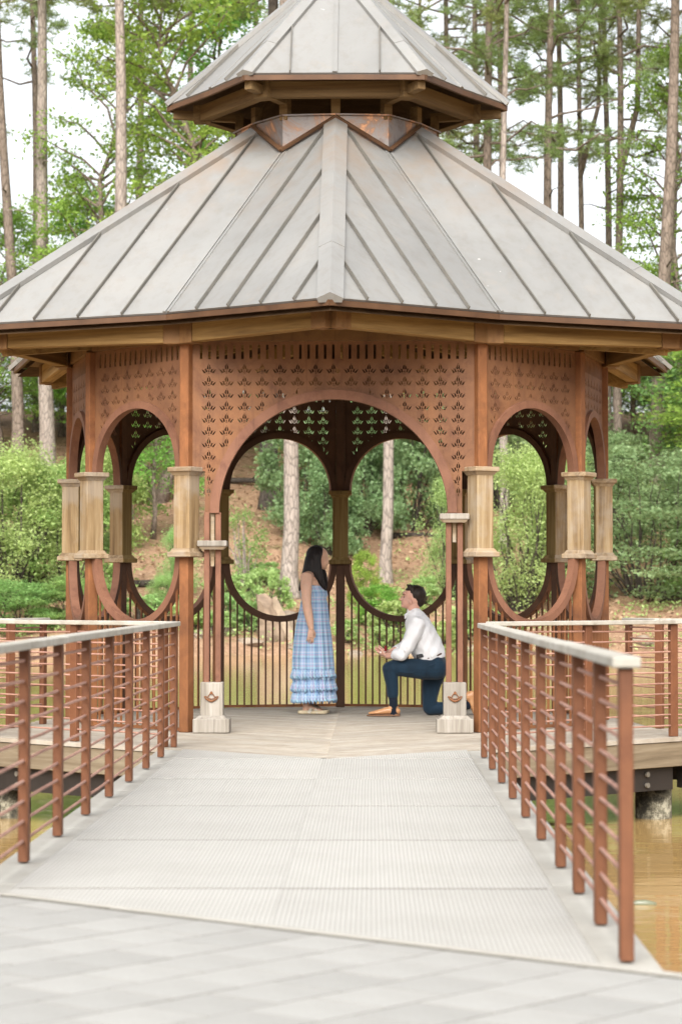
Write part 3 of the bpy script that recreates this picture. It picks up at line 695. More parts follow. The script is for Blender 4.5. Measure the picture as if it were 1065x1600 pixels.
# soffit of cupola
# eave beams, corner blocks, rafters, soffit
RV, RH, ZB = 2.60, 3.52, 3.474
for k in range(12):
    hip = (k % 2 == 0); th = R(30 * k); th2 = R(30 * (k + 1))
    a = pol(RH if hip else RV, th, ZB); b = pol(RV if hip else RH, th2, ZB); t = (b - a); tn = t.normalized(); L = t.length
    a2, b2 = a + tn * 0.17, b - tn * 0.17; mid = (a2 + b2) / 2
    MB().box((0, 0, 0), ((b2 - a2).length, 0.12, 0.178)).build('eave_beam', WOOD_BEAM, gz, bevel=0.005, loc=mid, rot=(0, 0, math.atan2(t.y, t.x)))
    for p, q in ((a, a2), (b, b2)):
        mm = (p + q) / 2; m = MB(); 
        dd_ = (q - p).normalized()
        m.box((0, 0, 0), ((q - p).length - 0.004, 0.136, 0.196)); m.build('steel_corner_shoe', CORTEN_SHOE, gz, bevel=0.004, loc=mm, rot=(0, 0, math.atan2(dd_.y, dd_.x)))
    MB().bar(pol(0.9, th, 3.70 if hip else 3.66), pol(RH - 0.1 if hip else RV - 0.06, th, (3.475 if k == 0 else 3.40) if hip else 3.46), 0.075, 0.15).build('rafter', WOOD_BEAM, gz)
    # soffit boarding from eave line to the inside of the beam
    o0, o1 = pol(BH[0] - .03 if hip else BV[0] - .02, th, 3.572), pol(BV[0] - .02 if hip else BH[0] - .03, th2, 3.572)
    i0, i1 = pol(RH - .35 if hip else RV - .25, th, 3.572), pol(RV - .25 if hip else RH - .35, th2, 3.572)
    m = MB(); up = Vector((0, 0, 0.02)); m.add([o0, o1, i1, i0, o0 + up, o1 + up, i1 + up, i0 + up], [(0, 1, 2, 3), (7, 6, 5, 4), (0, 4, 5, 1), (1, 5, 6, 2), (2, 6, 7, 3), (3, 7, 4, 0)])
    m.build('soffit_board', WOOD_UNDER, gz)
for i in range(12):   # head beams over the screens
    th, th2 = R(30 * i), R(30 * (i + 1))
    if i == 0 : a, b = pol(RP, R(-30)), pol(RP, R(30))
    elif i == 11: continue
    else: a, b = pol(RP, th), pol(RP, th2)
    mid = (a + b) / 2; t = b - a
    MB().box((0, 0, 3.463), (t.length - 0.10, 0.09, 0.11)).build('head_beam', CORTEN_SHOE, gz, loc=mid, rot=(0, 0, math.atan2(t.y, t.x)))
# ------------------------------------------------------------------ people
def ring_tube(m, pts, rad, side=(0, 1, 0), n=14, capn=3):
    """closed tube with elliptic sections: rad = r or (r_side, r_front); rounded ends"""
    pts = [Vector(p) for p in pts]; k = len(pts); side = Vector(side)
    rr = [(r, r) if not hasattr(r, '__len__') else r for r in rad]
    P, Q, T = [], [], []
    for i in range(k):
        t = (pts[min(i + 1, k - 1)] - pts[max(i - 1, 0)]).normalized(); T.append(t)
    ring = []
    def frame(t):
        s = side - t * side.dot(t)
        if s.length < 0.15: s = Vector((1, 0, 0)) - t * t.x
        s.normalize(); return s, t.cross(s)
    def put(p, t, a, b):
        s, f = frame(t); ring.append([p + s * (math.cos(2 * math.pi * j / n) * a) + f * (math.sin(2 * math.pi * j / n) * b) for j in range(n)])
    for q in range(capn, 0, -1):
        an = q / (capn + 0.35) * math.pi / 2; e = min(rr[0]); put(pts[0] - T[0] * math.sin(an) * e * 0.9, T[0], rr[0][0] * math.cos(an), rr[0][1] * math.cos(an))
    for i in range(k): put(pts[i], T[i], *rr[i])
    for q in range(1, capn + 1):
        an = q / (capn + 0.35) * math.pi / 2; e = min(rr[-1]); put(pts[-1] + T[-1] * math.sin(an) * e * 0.9, T[-1], rr[-1][0] * math.cos(an), rr[-1][1] * math.cos(an))
    K = len(ring); vs = [v for r_ in ring for v in r_]
    m.add(vs, [(i * n + j, i * n + (j + 1) % n, (i + 1) * n + (j + 1) % n, (i + 1) * n + j) for i in range(K - 1) for j in range(n)] + [tuple(range(n - 1, -1, -1)), tuple((K - 1) * n + j for j in range(n))])
def ball(m, c, r_, rot=0.0, n=14):
    """ellipsoid, rot turns it about the y axis"""
    c = Vector(c); M = Matrix.Rotation(rot, 3, 'Y'); vs = []; fs = []
    for i in range(1, n):
        ph = math.pi * i / n
        for j in range(n): th = 2 * math.pi * j / n; vs.append(c + M @ Vector((r_[0] * math.sin(ph) * math.cos(th), r_[1] * math.sin(ph) * math.sin(th), r_[2] * math.cos(ph))))
    a = len(vs); vs += [c + M @ Vector((0, 0, r_[2])), c + M @ Vector((0, 0, -r_[2]))]
    for i in range(n - 2):
        for j in range(n): fs.append((i * n + j, (i + 1) * n + j, (i + 1) * n + (j + 1) % n, i * n + (j + 1) % n))
    for j in range(n): fs.append((a, j, (j + 1) % n)); fs.append((a + 1, (n - 2) * n + (j + 1) % n, (n - 2) * n + j))
    m.add(vs, fs)
def fuse(m, name, voxel, mat, parent, smooth_it=4, origin=(0, 0, 0)):
    """weld overlapping closed shapes into one continuous skin"""
    me = m.mesh(name); o = bpy.data.objects.new(name, me); tmp = bpy.data.scenes.new('tmp'); tmp.collection.objects.link(o)
    md = o.modifiers.new('r', 'REMESH'); md.mode = 'VOXEL'; md.voxel_size = voxel; md.adaptivity = 0.0
    if smooth_it: sm = o.modifiers.new('s', 'SMOOTH'); sm.factor = 0.5; sm.iterations = smooth_it
    vl = tmp.view_layers[0]; vl.update(); me2 = bpy.data.meshes.new_from_object(o.evaluated_get(vl.depsgraph)); bpy.data.objects.remove(o); bpy.data.scenes.remove(tmp); bpy.data.meshes.remove(me)
    me2.name = name; me2.transform(Matrix.Translation(-Vector(origin))); me2.polygons.foreach_set('use_smooth', [True] * len(me2.polygons)); me2.materials.clear()
    return link_mesh(name, me2, mat, parent)
def mat_skin(name, c):
    m, t, b = nodes(name, 0.5, 0, 0.35)
    f = noise(t, coord(t), 14, 4); a = tuple(x * 0.92 for x in c); d = (min(1, c[0] * 1.06), c[1] * 1.0, c[2] * 0.98)
    t.links.new(ramp(t, f, [(0.35, a), (0.65, d)]), b.inputs['Base Color'])
    b.inputs['Subsurface Weight'].default_value = 0.12; b.inputs['Subsurface Radius'].default_value = (0.012, 0.005, 0.003); b.inputs['Subsurface Scale'].default_value = 1.0; return m
SKIN_W = mat_skin('woman_skin', (0.60, 0.38, 0.275)); SKIN_M = mat_skin('man_skin', (0.60, 0.355, 0.275))
def mat_hair(name, a, c_):
    m, t, b = nodes(name, 0.5, 0, 0.25)
    f = noise(t, coord(t, (60, 60, 4)), 1.4, 4, 0.6); t.links.new(ramp(t, f, [(0.35, a), (0.7, c_)]), b.inputs['Base Color']); bump(t, b, f, 0.6, 0.01); return m
HAIR_W = mat_hair('dark_hair', (0.005, 0.0035, 0.0035), (0.020, 0.013, 0.011)); HAIR_M = mat_hair('brown_hair', (0.009, 0.006, 0.005), (0.034, 0.021, 0.014))
def mat_cloth(name, c, var=0.12, rough=0.85, fold=0.35, sc_=9):
    m, t, b = nodes(name, rough, 0, 0.25)
    f = noise(t, coord(t, (1, 1, 0.45)), sc_, 4, 0.55, 0.6); a = tuple(x * (1 - var) for x in c)
    t.links.new(ramp(t, f, [(0.3, a), (0.7, c)]), b.inputs['Base Color']); b.inputs['Sheen Weight'].default_value = 0.1; bump(t, b, f, fold, 0.03); return m
SHIRT = mat_cloth('white_cotton', (0.72, 0.72, 0.735), 0.06, 0.85, 0.55, 8)
NAVY = mat_cloth('navy_chino', (0.006, 0.023, 0.044), 0.35, 0.8, 0.35, 9); SOCK = mat_cloth('dark_navy_sock', (0.006, 0.010, 0.020), 0.3, 0.9, 0.1, 40)
TAN = mat_plain('tan_leather', (0.46, 0.235, 0.11), 0.3, 0, 0.1, 12); SOLE_TAN = mat_plain('tan_sole', (0.16, 0.08, 0.04), 0.6)
BELT = mat_plain('brown_belt', (0.07, 0.028, 0.015), 0.45); BLACK = mat_plain('black_leather', (0.01, 0.01, 0.012), 0.45)
SANDAL = mat_plain('cream_strap', (0.50, 0.46, 0.38), 0.7); SOLE_C = mat_plain('cream_cork_sole', (0.48, 0.40, 0.27), 0.8, 0, 0.12, 30)
LIP = mat_plain('lips', (0.40, 0.13, 0.11), 0.5); EYEW = mat_plain('eye_white', (0.65, 0.62, 0.6), 0.3); IRIS = mat_plain('iris', (0.02, 0.015, 0.01), 0.3); BROW = mat_plain('eyebrow', (0.02, 0.013, 0.01), 0.8)
def mat_plaid():
    m, t, b = nodes('blue_plaid_cotton', 0.9, 0, 0.15)
    uv = N(t, 'ShaderNodeUVMap'); uv.uv_map = 'UVMap'; sx = N(t, 'ShaderNodeSeparateXYZ'); t.links.new(uv.outputs[0], sx.inputs[0])
    def stripes(out, freq, stops):
        mu = N(t, 'ShaderNodeMath', operation='MULTIPLY'); mu.inputs[1].default_value = freq; fr = N(t, 'ShaderNodeMath', operation='FRACT')
        t.links.new(out, mu.inputs[0]); t.links.new(mu.outputs[0], fr.inputs[0]); r_ = ramp(t, fr.outputs[0], stops); r_.node.color_ramp.interpolation = 'CONSTANT'; return r_
    A, B_, C_, D_ = (0.27, 0.41, 0.60), (0.50, 0.56, 0.68), (0.14, 0.23, 0.42), (0.46, 0.33, 0.50)
    E = (0.34, 0.56, 0.66)
    st = [(0.0, A), (0.20, B_), (0.36, A), (0.46, D_), (0.56, E), (0.74, C_), (0.90, A)]
    c = mix(t, stripes(sx.outputs[0], 9.0, st), stripes(sx.outputs[1], 9.0, st), 0.5)
    f = noise(t, coord(t), 260, 2); c = mix(t, c, (0.8, 0.8, 0.85), ramp(t, f, [(0.3, (0.35, 0.35, 0.35)), (0.6, (0, 0, 0))]), 'MULTIPLY')
    t.links.new(c, b.inputs['Base Color']); b.inputs['Sheen Weight'].default_value = 0.15; return m
PLAID = mat_plaid()
def cloth_loft(name, rings, mat, parent, n=120, closed_top=False, origin=Vector((0, 0, 0)), thick=0.004):
    """rings: list of functions angle -> Vector; gets a UV map of arc length and height"""
    m = MB(); us = []
    K = len(rings)
    for r_ in rings:
        pts = [r_(2 * math.pi * j / n) for j in range(n)]; m.v += [tuple(p - origin) for p in pts]; us.append(pts)
    m.f = [(i * n + j, i * n + (j + 1) % n, (i + 1) * n + (j + 1) % n, (i + 1) * n + j) for i in range(K - 1) for j in range(n)]
    me = bpy.data.meshes.new(name); me.from_pydata(m.v, [], m.f); uvl = me.uv_layers.new(name='UVMap')
    vv = [0.0]
    for i in range(1, K): vv.append(vv[-1] + sum((us[i][j] - us[i - 1][j]).length for j in range(0, n, 10)) / (n / 10))
    li = 0
    for i in range(K - 1):
        for j in range(n):
            for (a, b) in ((i, j), (i, j + 1), (i + 1, j + 1), (i + 1, j)): uvl.data[li].uv = (b / n * 1.55, vv[a]); li += 1
    me.polygons.foreach_set('use_smooth', [True] * len(me.polygons)); me.update()
    o = link_mesh(name, me, mat, parent); sd = o.modifiers.new('t', 'SOLIDIFY'); sd.thickness = thick; sd.offset = -1; return o
def hand(m, w, d, f, up, L=0.17, curl=0.35, spread=1.0, thumb=1, s=1.0):
    """hand growing from wrist w along d; f = palm normal; fingers curl toward f"""
    w = Vector(w); d = Vector(d).normalized(); f = Vector(f); f = (f - d * f.dot(d)).normalized(); a = d.cross(f)
    pl = 0.088 * s
    ring_tube(m, [w, w + d * pl * 0.5, w + d * pl], [(0.026 * s, 0.017 * s), (0.036 * s, 0.016 * s), (0.037 * s, 0.013 * s)], side=a, n=12)
    for i, (o, ln) in enumerate(((-0.029, 0.068), (-0.0105, 0.080), (0.0095, 0.076), (0.028, 0.060))):
        p = w + d * (pl - 0.006) + a * o * s * thumb; dd = (d + a * thumb * o * 2.4 * spread).normalized(); pts = [p]; ang_ = 0
        for q in range(3):
            ang_ += curl * (0.7 + 0.25 * i); st = dd * math.cos(ang_) + f * math.sin(ang_); pts.append(pts[-1] + st * ln * s * (0.42, 0.33, 0.25)[q])
        ring_tube(m, pts, [0.0088 * s, 0.0084 * s, 0.0076 * s, 0.0064 * s], side=a, n=8, capn=2)
    p = w + d * pl * 0.28 - a * 0.026 * s * thumb; t1 = (d * 0.62 - a * 0.62 * thumb + f * 0.45).normalized(); t2 = (d * 0.9 - a * 0.2 * thumb + f * 0.35).normalized()
    ring_tube(m, [p, p + t1 * 0.035 * s, p + t1 * 0.035 * s + t2 * 0.03 * s, p + t1 * 0.035 * s + t2 * 0.055 * s], [0.013 * s, 0.0115 * s, 0.0095 * s, 0.008 * s], side=f, n=8, capn=2)

# --- woman, standing, facing +x, right side to the camera
WD = 24.3; WY = WD - D0; WS = FPX / WD
def w_(px, py, dy=0.0): return Vector((CAMX + (px - 580) / WS, WY + dy, CAMZ + (932 - py) / WS))
wroot = tag(empty('person', (w_(488, 1113).x, WY, 0)), 'standing person with long dark hair in a blue plaid maxi dress and cream sandals', 'person')
wo_ = Vector((w_(488, 1113).x, WY, 0))
b = MB()
hc = w_(497.5, 871.5)
ball(b, hc, (0.098, 0.076, 0.108), R(18)); ball(b, w_(503.5, 879.5), (0.062, 0.058, 0.066), R(25))
ring_tube(b, [w_(509.5, 874.5), w_(511.3, 878.2), w_(511.9, 880.3)], [(0.009, 0.008), (0.012, 0.011), (0.015, 0.010)], n=10)     # nose
ball(b, w_(509.2, 884.0), (0.016, 0.024, 0.012)); ball(b, w_(507.0, 887.8), (0.022, 0.026, 0.018))                            # lips and chin
for s in (-1, 1): ball(b, w_(494.5, 876, s * 0.074), (0.016, 0.010, 0.030), R(10))
ring_tube(b, [w_(495, 884), w_(492, 894), w_(489, 903)], [0.052, 0.050, 0.060])
ring_tube(b, [w_(488, 900), w_(487.5, 908), w_(488, 920), w_(488, 938), w_(486, 958), w_(485, 985)], [(0.105, 0.055), (0.155, 0.085), (0.15, 0.115), (0.125, 0.10), (0.145, 0.115), (0.165, 0.125)], n=18)
for s, ax in ((-1, 0.0), (1, 0.6)):
    dy = s * 0.178
    sh, el, wr = w_(479.5 + ax, 902.5, dy * 0.93), w_(480 + ax, 943, dy * 1.26), w_(487 + ax, 981.5, dy * 1.46)
    ring_tube(b, [w_(484, 899.5, dy * 0.45), sh, w_(479, 914, dy * 1.06), w_(479.3, 930, dy * 1.14), el, w_(482, 956, dy * 1.33), w_(485, 970, dy * 1.40), wr], [0.052, 0.064, 0.059, 0.052, 0.046, 0.046, 0.038, 0.028], n=14)
    hand(b, wr, w_(485.6, 1006, dy * 1.54) - wr, Vector((-0.25, -s, 0)) if s > 0 else Vector((-0.35, 1, 0)), None, curl=0.22, thumb=-1 if s < 0 else 1, s=0.96)
for s, fx in ((-1, 0.0), (1, 3.0)):
    dy = s * 0.085
    ring_tube(b, [w_(485, 978, dy), w_(486 + fx * 0.4, 1030, dy), w_(485 + fx * 0.6, 1052, dy), w_(482 + fx, 1075, dy), w_(479.5 + fx, 1100, dy), w_(479.5 + fx, 1107, dy)], [0.088, 0.066, 0.054, 0.054, 0.037, 0.038], n=14)
    ring_tube(b, [w_(477 + fx, 1107.5, dy), w_(485 + fx, 1105.0, dy), w_(493 + fx, 1107.2, dy), w_(500 + fx, 1109.3, dy)], [(0.034, 0.028), (0.038, 0.034), (0.044, 0.022), (0.042, 0.012)], n=12)
    for q in range(5): ring_tube(b, [w_(500 + fx, 1109.2, dy + (q - 2) * 0.0165), w_(505.5 + fx - abs(q - 1.5) * 0.9, 1110.2, dy + (q - 2) * 0.0175)], [0.0095, 0.0075], n=8, capn=2)
body = fuse(b, 'body', 0.004, SKIN_W, wroot, 2, wo_)
hm = MB()
ball(hm, w_(493.4, 868.0), (0.102, 0.088, 0.104), R(15))
ring_tube(hm, [w_(490, 862), w_(484, 874), w_(479.5, 890), w_(474.5, 906), w_(470, 918), w_(468, 923)], [(0.075, 0.055), (0.092, 0.052), (0.105, 0.042), (0.11, 0.034), (0.09, 0.024), (0.05, 0.010)], n=16)
for s in (-1, 1):
    ring_tube(hm, [w_(494, 858, s * 0.045), w_(496, 868, s * 0.078), w_(495.5, 880, s * 0.088), w_(496.5, 893, s * 0.098), w_(500.5, 906, s * 0.105), w_(505.5, 916, s * 0.10), w_(509, 923, s * 0.09)], [(0.026, 0.030), (0.022, 0.042), (0.020, 0.045), (0.020, 0.050), (0.020, 0.040), (0.016, 0.026), (0.007, 0.009)], n=12)
    ring_tube(hm, [w_(493, 862, s * 0.05), w_(490, 878, s * 0.086), w_(487, 893, s * 0.098), w_(483, 908, s * 0.09), w_(480, 917, s * 0.08)], [(0.024, 0.05), (0.022, 0.055), (0.022, 0.055), (0.018, 0.04), (0.008, 0.02)], n=12)
ring_tube(hm, [w_(503, 886, 0.075), w_(507, 897, 0.085), w_(509.5, 910, 0.088), w_(510.5, 920, 0.085)], [(0.012, 0.016), (0.014, 0.022), (0.012, 0.018), (0.005, 0.007)], n=10)
fuse(hm, 'hair', 0.0065, HAIR_W, body, 3, wo_)
for s in (-1, 1):
    e = MB(); ball(e, w_(508.9, 873.0, s * 0.031), (0.007, 0.009, 0.005)); e.v = [tuple(Vector(v) - wo_) for v in e.v]; e.build('eye', IRIS, body, smooth=True)
    e = MB(); ring_tube(e, [w_(509.8, 869.8, s * 0.014), w_(509.6, 869.2, s * 0.032), w_(507.3, 870.2, s * 0.05)], [0.004, 0.0045, 0.003], n=6); e.v = [tuple(Vector(v) - wo_) for v in e.v]; e.build('eyebrow', BROW, body, smooth=True)
e = MB(); ball(e, w_(510.0, 883.7), (0.012, 0.021, 0.009)); e.v = [tuple(Vector(v) - wo_) for v in e.v]; e.build('lips', LIP, body, smooth=True)
def dress_ring(py, xb, xf, ry, wave=0.0, kf=22, ph=0.0, dz=0.0, flare=1.0):
    def f(a):
        cx = (xb + xf) / 2; rx = (xf - xb) / 2 / WS * flare; k = 1 + wave * (math.sin(kf * a + ph) + 0.5 * math.sin(kf * 0.55 * a + 2.1 * ph + 1))
        p = w_(cx, py); return Vector((p.x + rx * k * math.cos(a), p.y + ry * flare * k * math.sin(a), p.z + dz * math.sin(kf * a + ph + 0.9)))
    return f
rows_ = [(913.5, 471.5, 500.5, 0.142, .0), (918, 470, 505.5, 0.158, 0), (924, 469.5, 509.8, 0.162, .004), (929.5, 470, 511.2, 0.158, .006), (934, 471, 509.8, 0.148, .006), (937, 471.3, 509.3, 0.146, .002), (941, 470.5, 510.5, 0.152, .014), (955, 468, 512, 0.172, .020), (975, 463.5, 514, 0.195, .026), (1000, 460, 517, 0.222, .030), (1025, 458, 519.3, 0.245, .032), (1046, 457.5, 521, 0.258, .034), (1066, 458.5, 522, 0.262, .034), (1086, 458.5, 523, 0.268, .04), (1094, 458.0, 523.8, 0.272, .05)]
dress = cloth_loft('dress', [dress_ring(r_[0], r_[1], r_[2], r_[3], r_[4], 17, 0.4) for r_ in rows_], PLAID, wroot, origin=wo_)
for py in (1049, 1069, 1086):
    xb, xf = (457.2, 521.3) if py < 1060 else (457.6, 523.3)
    cloth_loft('ruffle', [dress_ring(py - 3.5, xb + 0.6, xf - 0.6, 0.262, 0.012, 41, py), dress_ring(py + 1, xb - 0.4, xf + 0.4, 0.272, 0.030, 41, py, 0.008), dress_ring(py + 6, xb - 1.2, xf + 1.2, 0.280, 0.042, 41, py + 0.5, 0.012), dress_ring(py + 10, xb - 1.6, xf + 1.6, 0.284, 0.05, 41, py + 0.8, 0.016)], PLAID, dress, origin=wo_, n=260)
for s in (-1, 1):
    dy = s * 0.098; e = MB(); ring_tube(e, [w_(500, 914, dy), w_(495, 903.5, dy), w_(487, 896.6, dy), w_(480.5, 898.2, dy * 1.05), w_(474, 908, dy), w_(472.5, 915, dy * 0.95)], [(0.011, 0.004)] * 6, n=8); e.v = [tuple(Vector(v) - wo_) for v in e.v]; e.build('strap', PLAID, dress, smooth=True)
for s, fx in ((-1, 0.0), (1, 3.0)):
    dy = s * 0.085; e = MB()
    out = [(465.5, 0), (467, -.036), (475, -.042), (487, -.043), (498, -.053), (507, -.046), (511.5, -.02), (512, .012), (508, .042), (497, .048), (486, .038), (475, .038), (467, .034)]
    base = [w_(x + fx, 1100, dy + y) for x, y in out]; pr = [(p.x - wo_.x, p.y - wo_.y) for p in base]
    so_ = MB().prism(pr, 0.003, 0.038).build('sandal', SOLE_C, wroot, bevel=0.006)
    for (x0, x1) in ((483, 497), (497, 483)):
        e = MB(); ring_tube(e, [w_(x0 + fx, 1113, dy - 0.047), w_(x0 * .7 + x1 * .3 + fx, 1106.0, dy - 0.034), w_((x0 + x1) / 2 + fx, 1102.6, dy), w_(x0 * .3 + x1 * .7 + fx, 1106.0, dy + 0.034), w_(x1 + fx, 1113, dy + 0.045)], [(0.018, 0.006)] * 5, side=(1, 0, 0), n=8)
        e.v = [tuple(Vector(v) - wo_) for v in e.v]; e.build('cross_strap', SANDAL, so_, smooth=True)

# --- man, kneeling on his right knee, facing -x, left side to the camera
MD = 23.85; MY = MD - D0; MS = FPX / MD
def m_(px, py, dy=0.0): return Vector((CAMX + (px - 580) / MS, MY + dy, CAMZ + (932 - py) / MS))
mo = Vector((m_(650, 1119).x, MY, 0))
mroot = tag(empty('person', mo), 'kneeling person in white shirt and navy trousers holding out an open ring box', 'person')
b = MB()
ball(b, m_(646.5, 932.5), (0.103, 0.079, 0.108), R(12)); ball(b, m_(637.5, 939.5), (0.066, 0.062, 0.078), R(32))
ring_tube(b, [m_(630.5, 931.5), m_(627.3, 935.3), m_(626.2, 937.8)], [(0.010, 0.008), (0.013, 0.011), (0.017, 0.010)], n=10)
ball(b, m_(629.0, 942.0), (0.014, 0.026, 0.012)); ball(b, m_(629.5, 946.8), (0.022, 0.030, 0.020)); ball(b, m_(631.5, 927.5), (0.020, 0.05, 0.018), R(20))
for s in (-1, 1): ball(b, m_(640.0, 940.0, s * 0.080), (0.017, 0.010, 0.030), R(-14))
ring_tube(b, [m_(647, 943), m_(645.5, 954), m_(646.5, 966)], [0.058, 0.060, 0.068])
ring_tube(b, [m_(650, 972), m_(653, 980), m_(660, 998), m_(670, 1020), m_(680, 1040)], [(0.10, 0.06), (0.15, 0.10), (0.15, 0.115), (0.14, 0.115), (0.15, 0.11)], n=18)
# arms: near (left) and far (right), forearms brought together in front of the knee
for s, E, W_, HD in ((-1, (626.5, 1022.5), (604.5, 1024.8), (588, 1020.0)), (1, (629, 1014), (605.5, 1021.5), (589, 1017.5))):
    dy = s * 0.205; dw = s * 0.060 if s < 0 else 0.085; el = m_(E[0], E[1], s * 0.225); wr = m_(W_[0], W_[1], -0.05 if s < 0 else 0.055)
    ring_tube(b, [m_(652, 978, s * 0.10), m_(651, 979, dy), m_(645, 992, dy * 1.1), m_(635, 1011, dy * 1.1), el], [0.045, 0.052, 0.052, 0.047, 0.045], n=14)
    ring_tube(b, [el, el.lerp(wr, 0.35), el.lerp(wr, 0.75), wr], [0.044, 0.045, 0.035, 0.029], n=14)
    hd = m_(HD[0], HD[1], 0.0) - wr
    hand(b, wr, hd, Vector((0, -s * 0.55, 1.0)), None, curl=0.34, thumb=1 if s < 0 else -1, s=1.0)
for s in (-1, 1):
    if s < 0: pts = [m_(680, 1043, -0.09), m_(640, 1043, -0.105), m_(608, 1043, -0.11), m_(612, 1066, -0.11), m_(614, 1090, -0.11), m_(615, 1109, -0.11)]; rd = [0.095, 0.082, 0.056, 0.052, 0.042, 0.036]
    else: pts = [m_(678, 1048, 0.09), m_(674, 1075, 0.11), m_(671, 1108, 0.13), m_(690, 1108, 0.13), m_(712, 1107, 0.13), m_(731, 1103, 0.13)]; rd = [0.095, 0.075, 0.052, 0.05, 0.042, 0.036]
    ring_tube(b, pts, rd, n=14)
mbody = fuse(b, 'body', 0.004, SKIN_M, mroot, 2, mo)
def child(m, name, mat, parent, voxel=0.0, sm=4):
    if voxel: return fuse(m, name, voxel, mat, parent, sm, mo)
    m.v = [tuple(Vector(v) - mo) for v in m.v]; return m.build(name, mat, parent, smooth=True)
h = MB(); ball(h, m_(650.0, 929.8), (0.100, 0.085, 0.098), R(18)); ball(h, m_(655.5, 938), (0.056, 0.072, 0.070), R(10)); ball(h, m_(642.5, 920.8), (0.060, 0.066, 0.032), R(-8))
for i in range(16):
    a = i * 2.4; p = m_(644 + 6 * math.sin(a), 917.5 + 2 * math.cos(1.7 * a), 0.05 * math.sin(3.1 * a)); ring_tube(h, [p, p + Vector((-0.018, 0.006 * math.sin(a), 0.018))], [0.012, 0.004], n=6, capn=2)
child(h, 'hair', HAIR_M, mbody, 0.0065, 2)
for s in (-1, 1):
    e = MB(); ball(e, m_(631.0, 933.2, s * 0.031), (0.007, 0.009, 0.005)); child(e, 'eye', IRIS, mbody)
    e = MB(); ring_tube(e, [m_(629.2, 930.0, s * 0.014), m_(629.6, 929.2, s * 0.034), m_(632.4, 928.6, s * 0.054)], [0.0025, 0.003, 0.002], n=6); child(e, 'eyebrow', BROW, mbody)
e = MB(); ball(e, m_(627.6, 942.6), (0.010, 0.022, 0.007)); child(e, 'lips', LIP, mbody)
s_ = MB()
ring_tube(s_, [m_(647.0, 961.0), m_(649.5, 967), m_(654.5, 983), m_(660, 999), m_(666.5, 1013), m_(671.5, 1024)], [(0.11, 0.082), (0.185, 0.108), (0.208, 0.142), (0.20, 0.158), (0.19, 0.160), (0.188, 0.155)], n=22)
for s, E, C_ in ((-1, (627.5, 1021.5), (618.5, 1022.5)), (1, (631, 1013), (619.5, 1014))):
    dy = s * 0.205; el = m_(E[0], E[1], s * 0.225); wr = m_(604.5 if s < 0 else 605.5, 1024.8 if s < 0 else 1021.5, -0.05 if s < 0 else 0.055)
    ring_tube(s_, [m_(654, 971.5, s * 0.11), m_(651.5, 975, dy), m_(646.5, 988, dy * 1.1), m_(640.5, 1001, dy * 1.13), m_(633.5, 1013, dy * 1.12), el], [0.066, 0.082, 0.076, 0.071, 0.068, 0.064], n=16)
    ring_tube(s_, [el, el.lerp(wr, 0.22), el.lerp(wr, 0.40)], [0.063, 0.062, 0.056], n=16)
    # creases standing off the cloth
    for q in range(7):
        t = 0.12 + 0.12 * q; p = m_(651.5, 975, dy).lerp(el, t); ring_tube(s_, [p + Vector((0.055, -0.05 * abs(math.sin(q)), 0.02)), p + Vector((0.0, s * 0.072, -0.012)), p + Vector((-0.06, -0.01, -0.035 + 0.01 * math.sin(3 * q)))], [0.008, 0.016, 0.008], n=6)
for q in range(9):
    y0 = 985 + 4.4 * q; ring_tube(s_, [m_(668 + 2.4 * q * 0.9, y0, -0.10), m_(662 + q * 1.3, y0 + 6, -0.180), m_(650 + q * 1.5, y0 + 7, -0.165)], [0.006, 0.014, 0.006], n=6)
shirt = child(s_, 'shirt', SHIRT, mroot, 0.0065, 3)
nrm_ = [v.normal.copy() for v in shirt.data.vertices]
for v, n_ in zip(shirt.data.vertices, nrm_):   # loose cloth: small irregular folds
    c = v.co; a = 0.0035 * math.sin(38 * c.z + 21 * c.x + 3 * math.sin(17 * c.y)) + 0.003 * math.sin(61 * c.x - 33 * c.z + 9 * c.y); v.co = c + n_ * a
cl_ = MB(); ring_tube(cl_, [m_(644.5, 958.5), m_(647, 963.5)], [(0.076, 0.074), (0.085, 0.085)], n=18, capn=1)
for s in (-1, 1): ring_tube(cl_, [m_(651, 955.5, s * 0.045), m_(641, 958, s * 0.066), m_(633.5, 962.0, s * 0.042), m_(632.5, 967, s * 0.03)], [(0.006, 0.020), (0.007, 0.022), (0.007, 0.020), (0.005, 0.008)], n=8)
child(cl_, 'collar', SHIRT, shirt, 0.005, 1)
t_ = MB(); ball(t_, m_(682, 1043), (0.118, 0.178, 0.118), R(-10)); ring_tube(t_, [m_(672.5, 1025.5), m_(677, 1036)], [(0.172, 0.132), (0.175, 0.125)], n=20)
ring_tube(t_, [m_(682, 1044, -0.085), m_(660, 1044.5, -0.105), m_(635, 1043.5, -0.11), m_(612, 1043, -0.11), m_(607.5, 1046, -0.11)], [0.115, 0.108, 0.092, 0.076, 0.074], n=18)
ring_tube(t_, [m_(608.5, 1044, -0.11), m_(610.5, 1058, -0.11), m_(612.5, 1072, -0.11), m_(613, 1085, -0.11)], [0.076, 0.070, 0.060, 0.056], n=16)
ring_tube(t_, [m_(680, 1049, 0.085), m_(674, 1070, 0.105), m_(671.5, 1090, 0.125), m_(671, 1107.5, 0.13)], [0.112, 0.094, 0.078, 0.068], n=18)
ring_tube(t_, [m_(671, 1108.2, 0.13), m_(685, 1107.8, 0.13), m_(700, 1106.5, 0.13), m_(720, 1104.5, 0.13)], [0.066, 0.064, 0.058, 0.052], n=16)
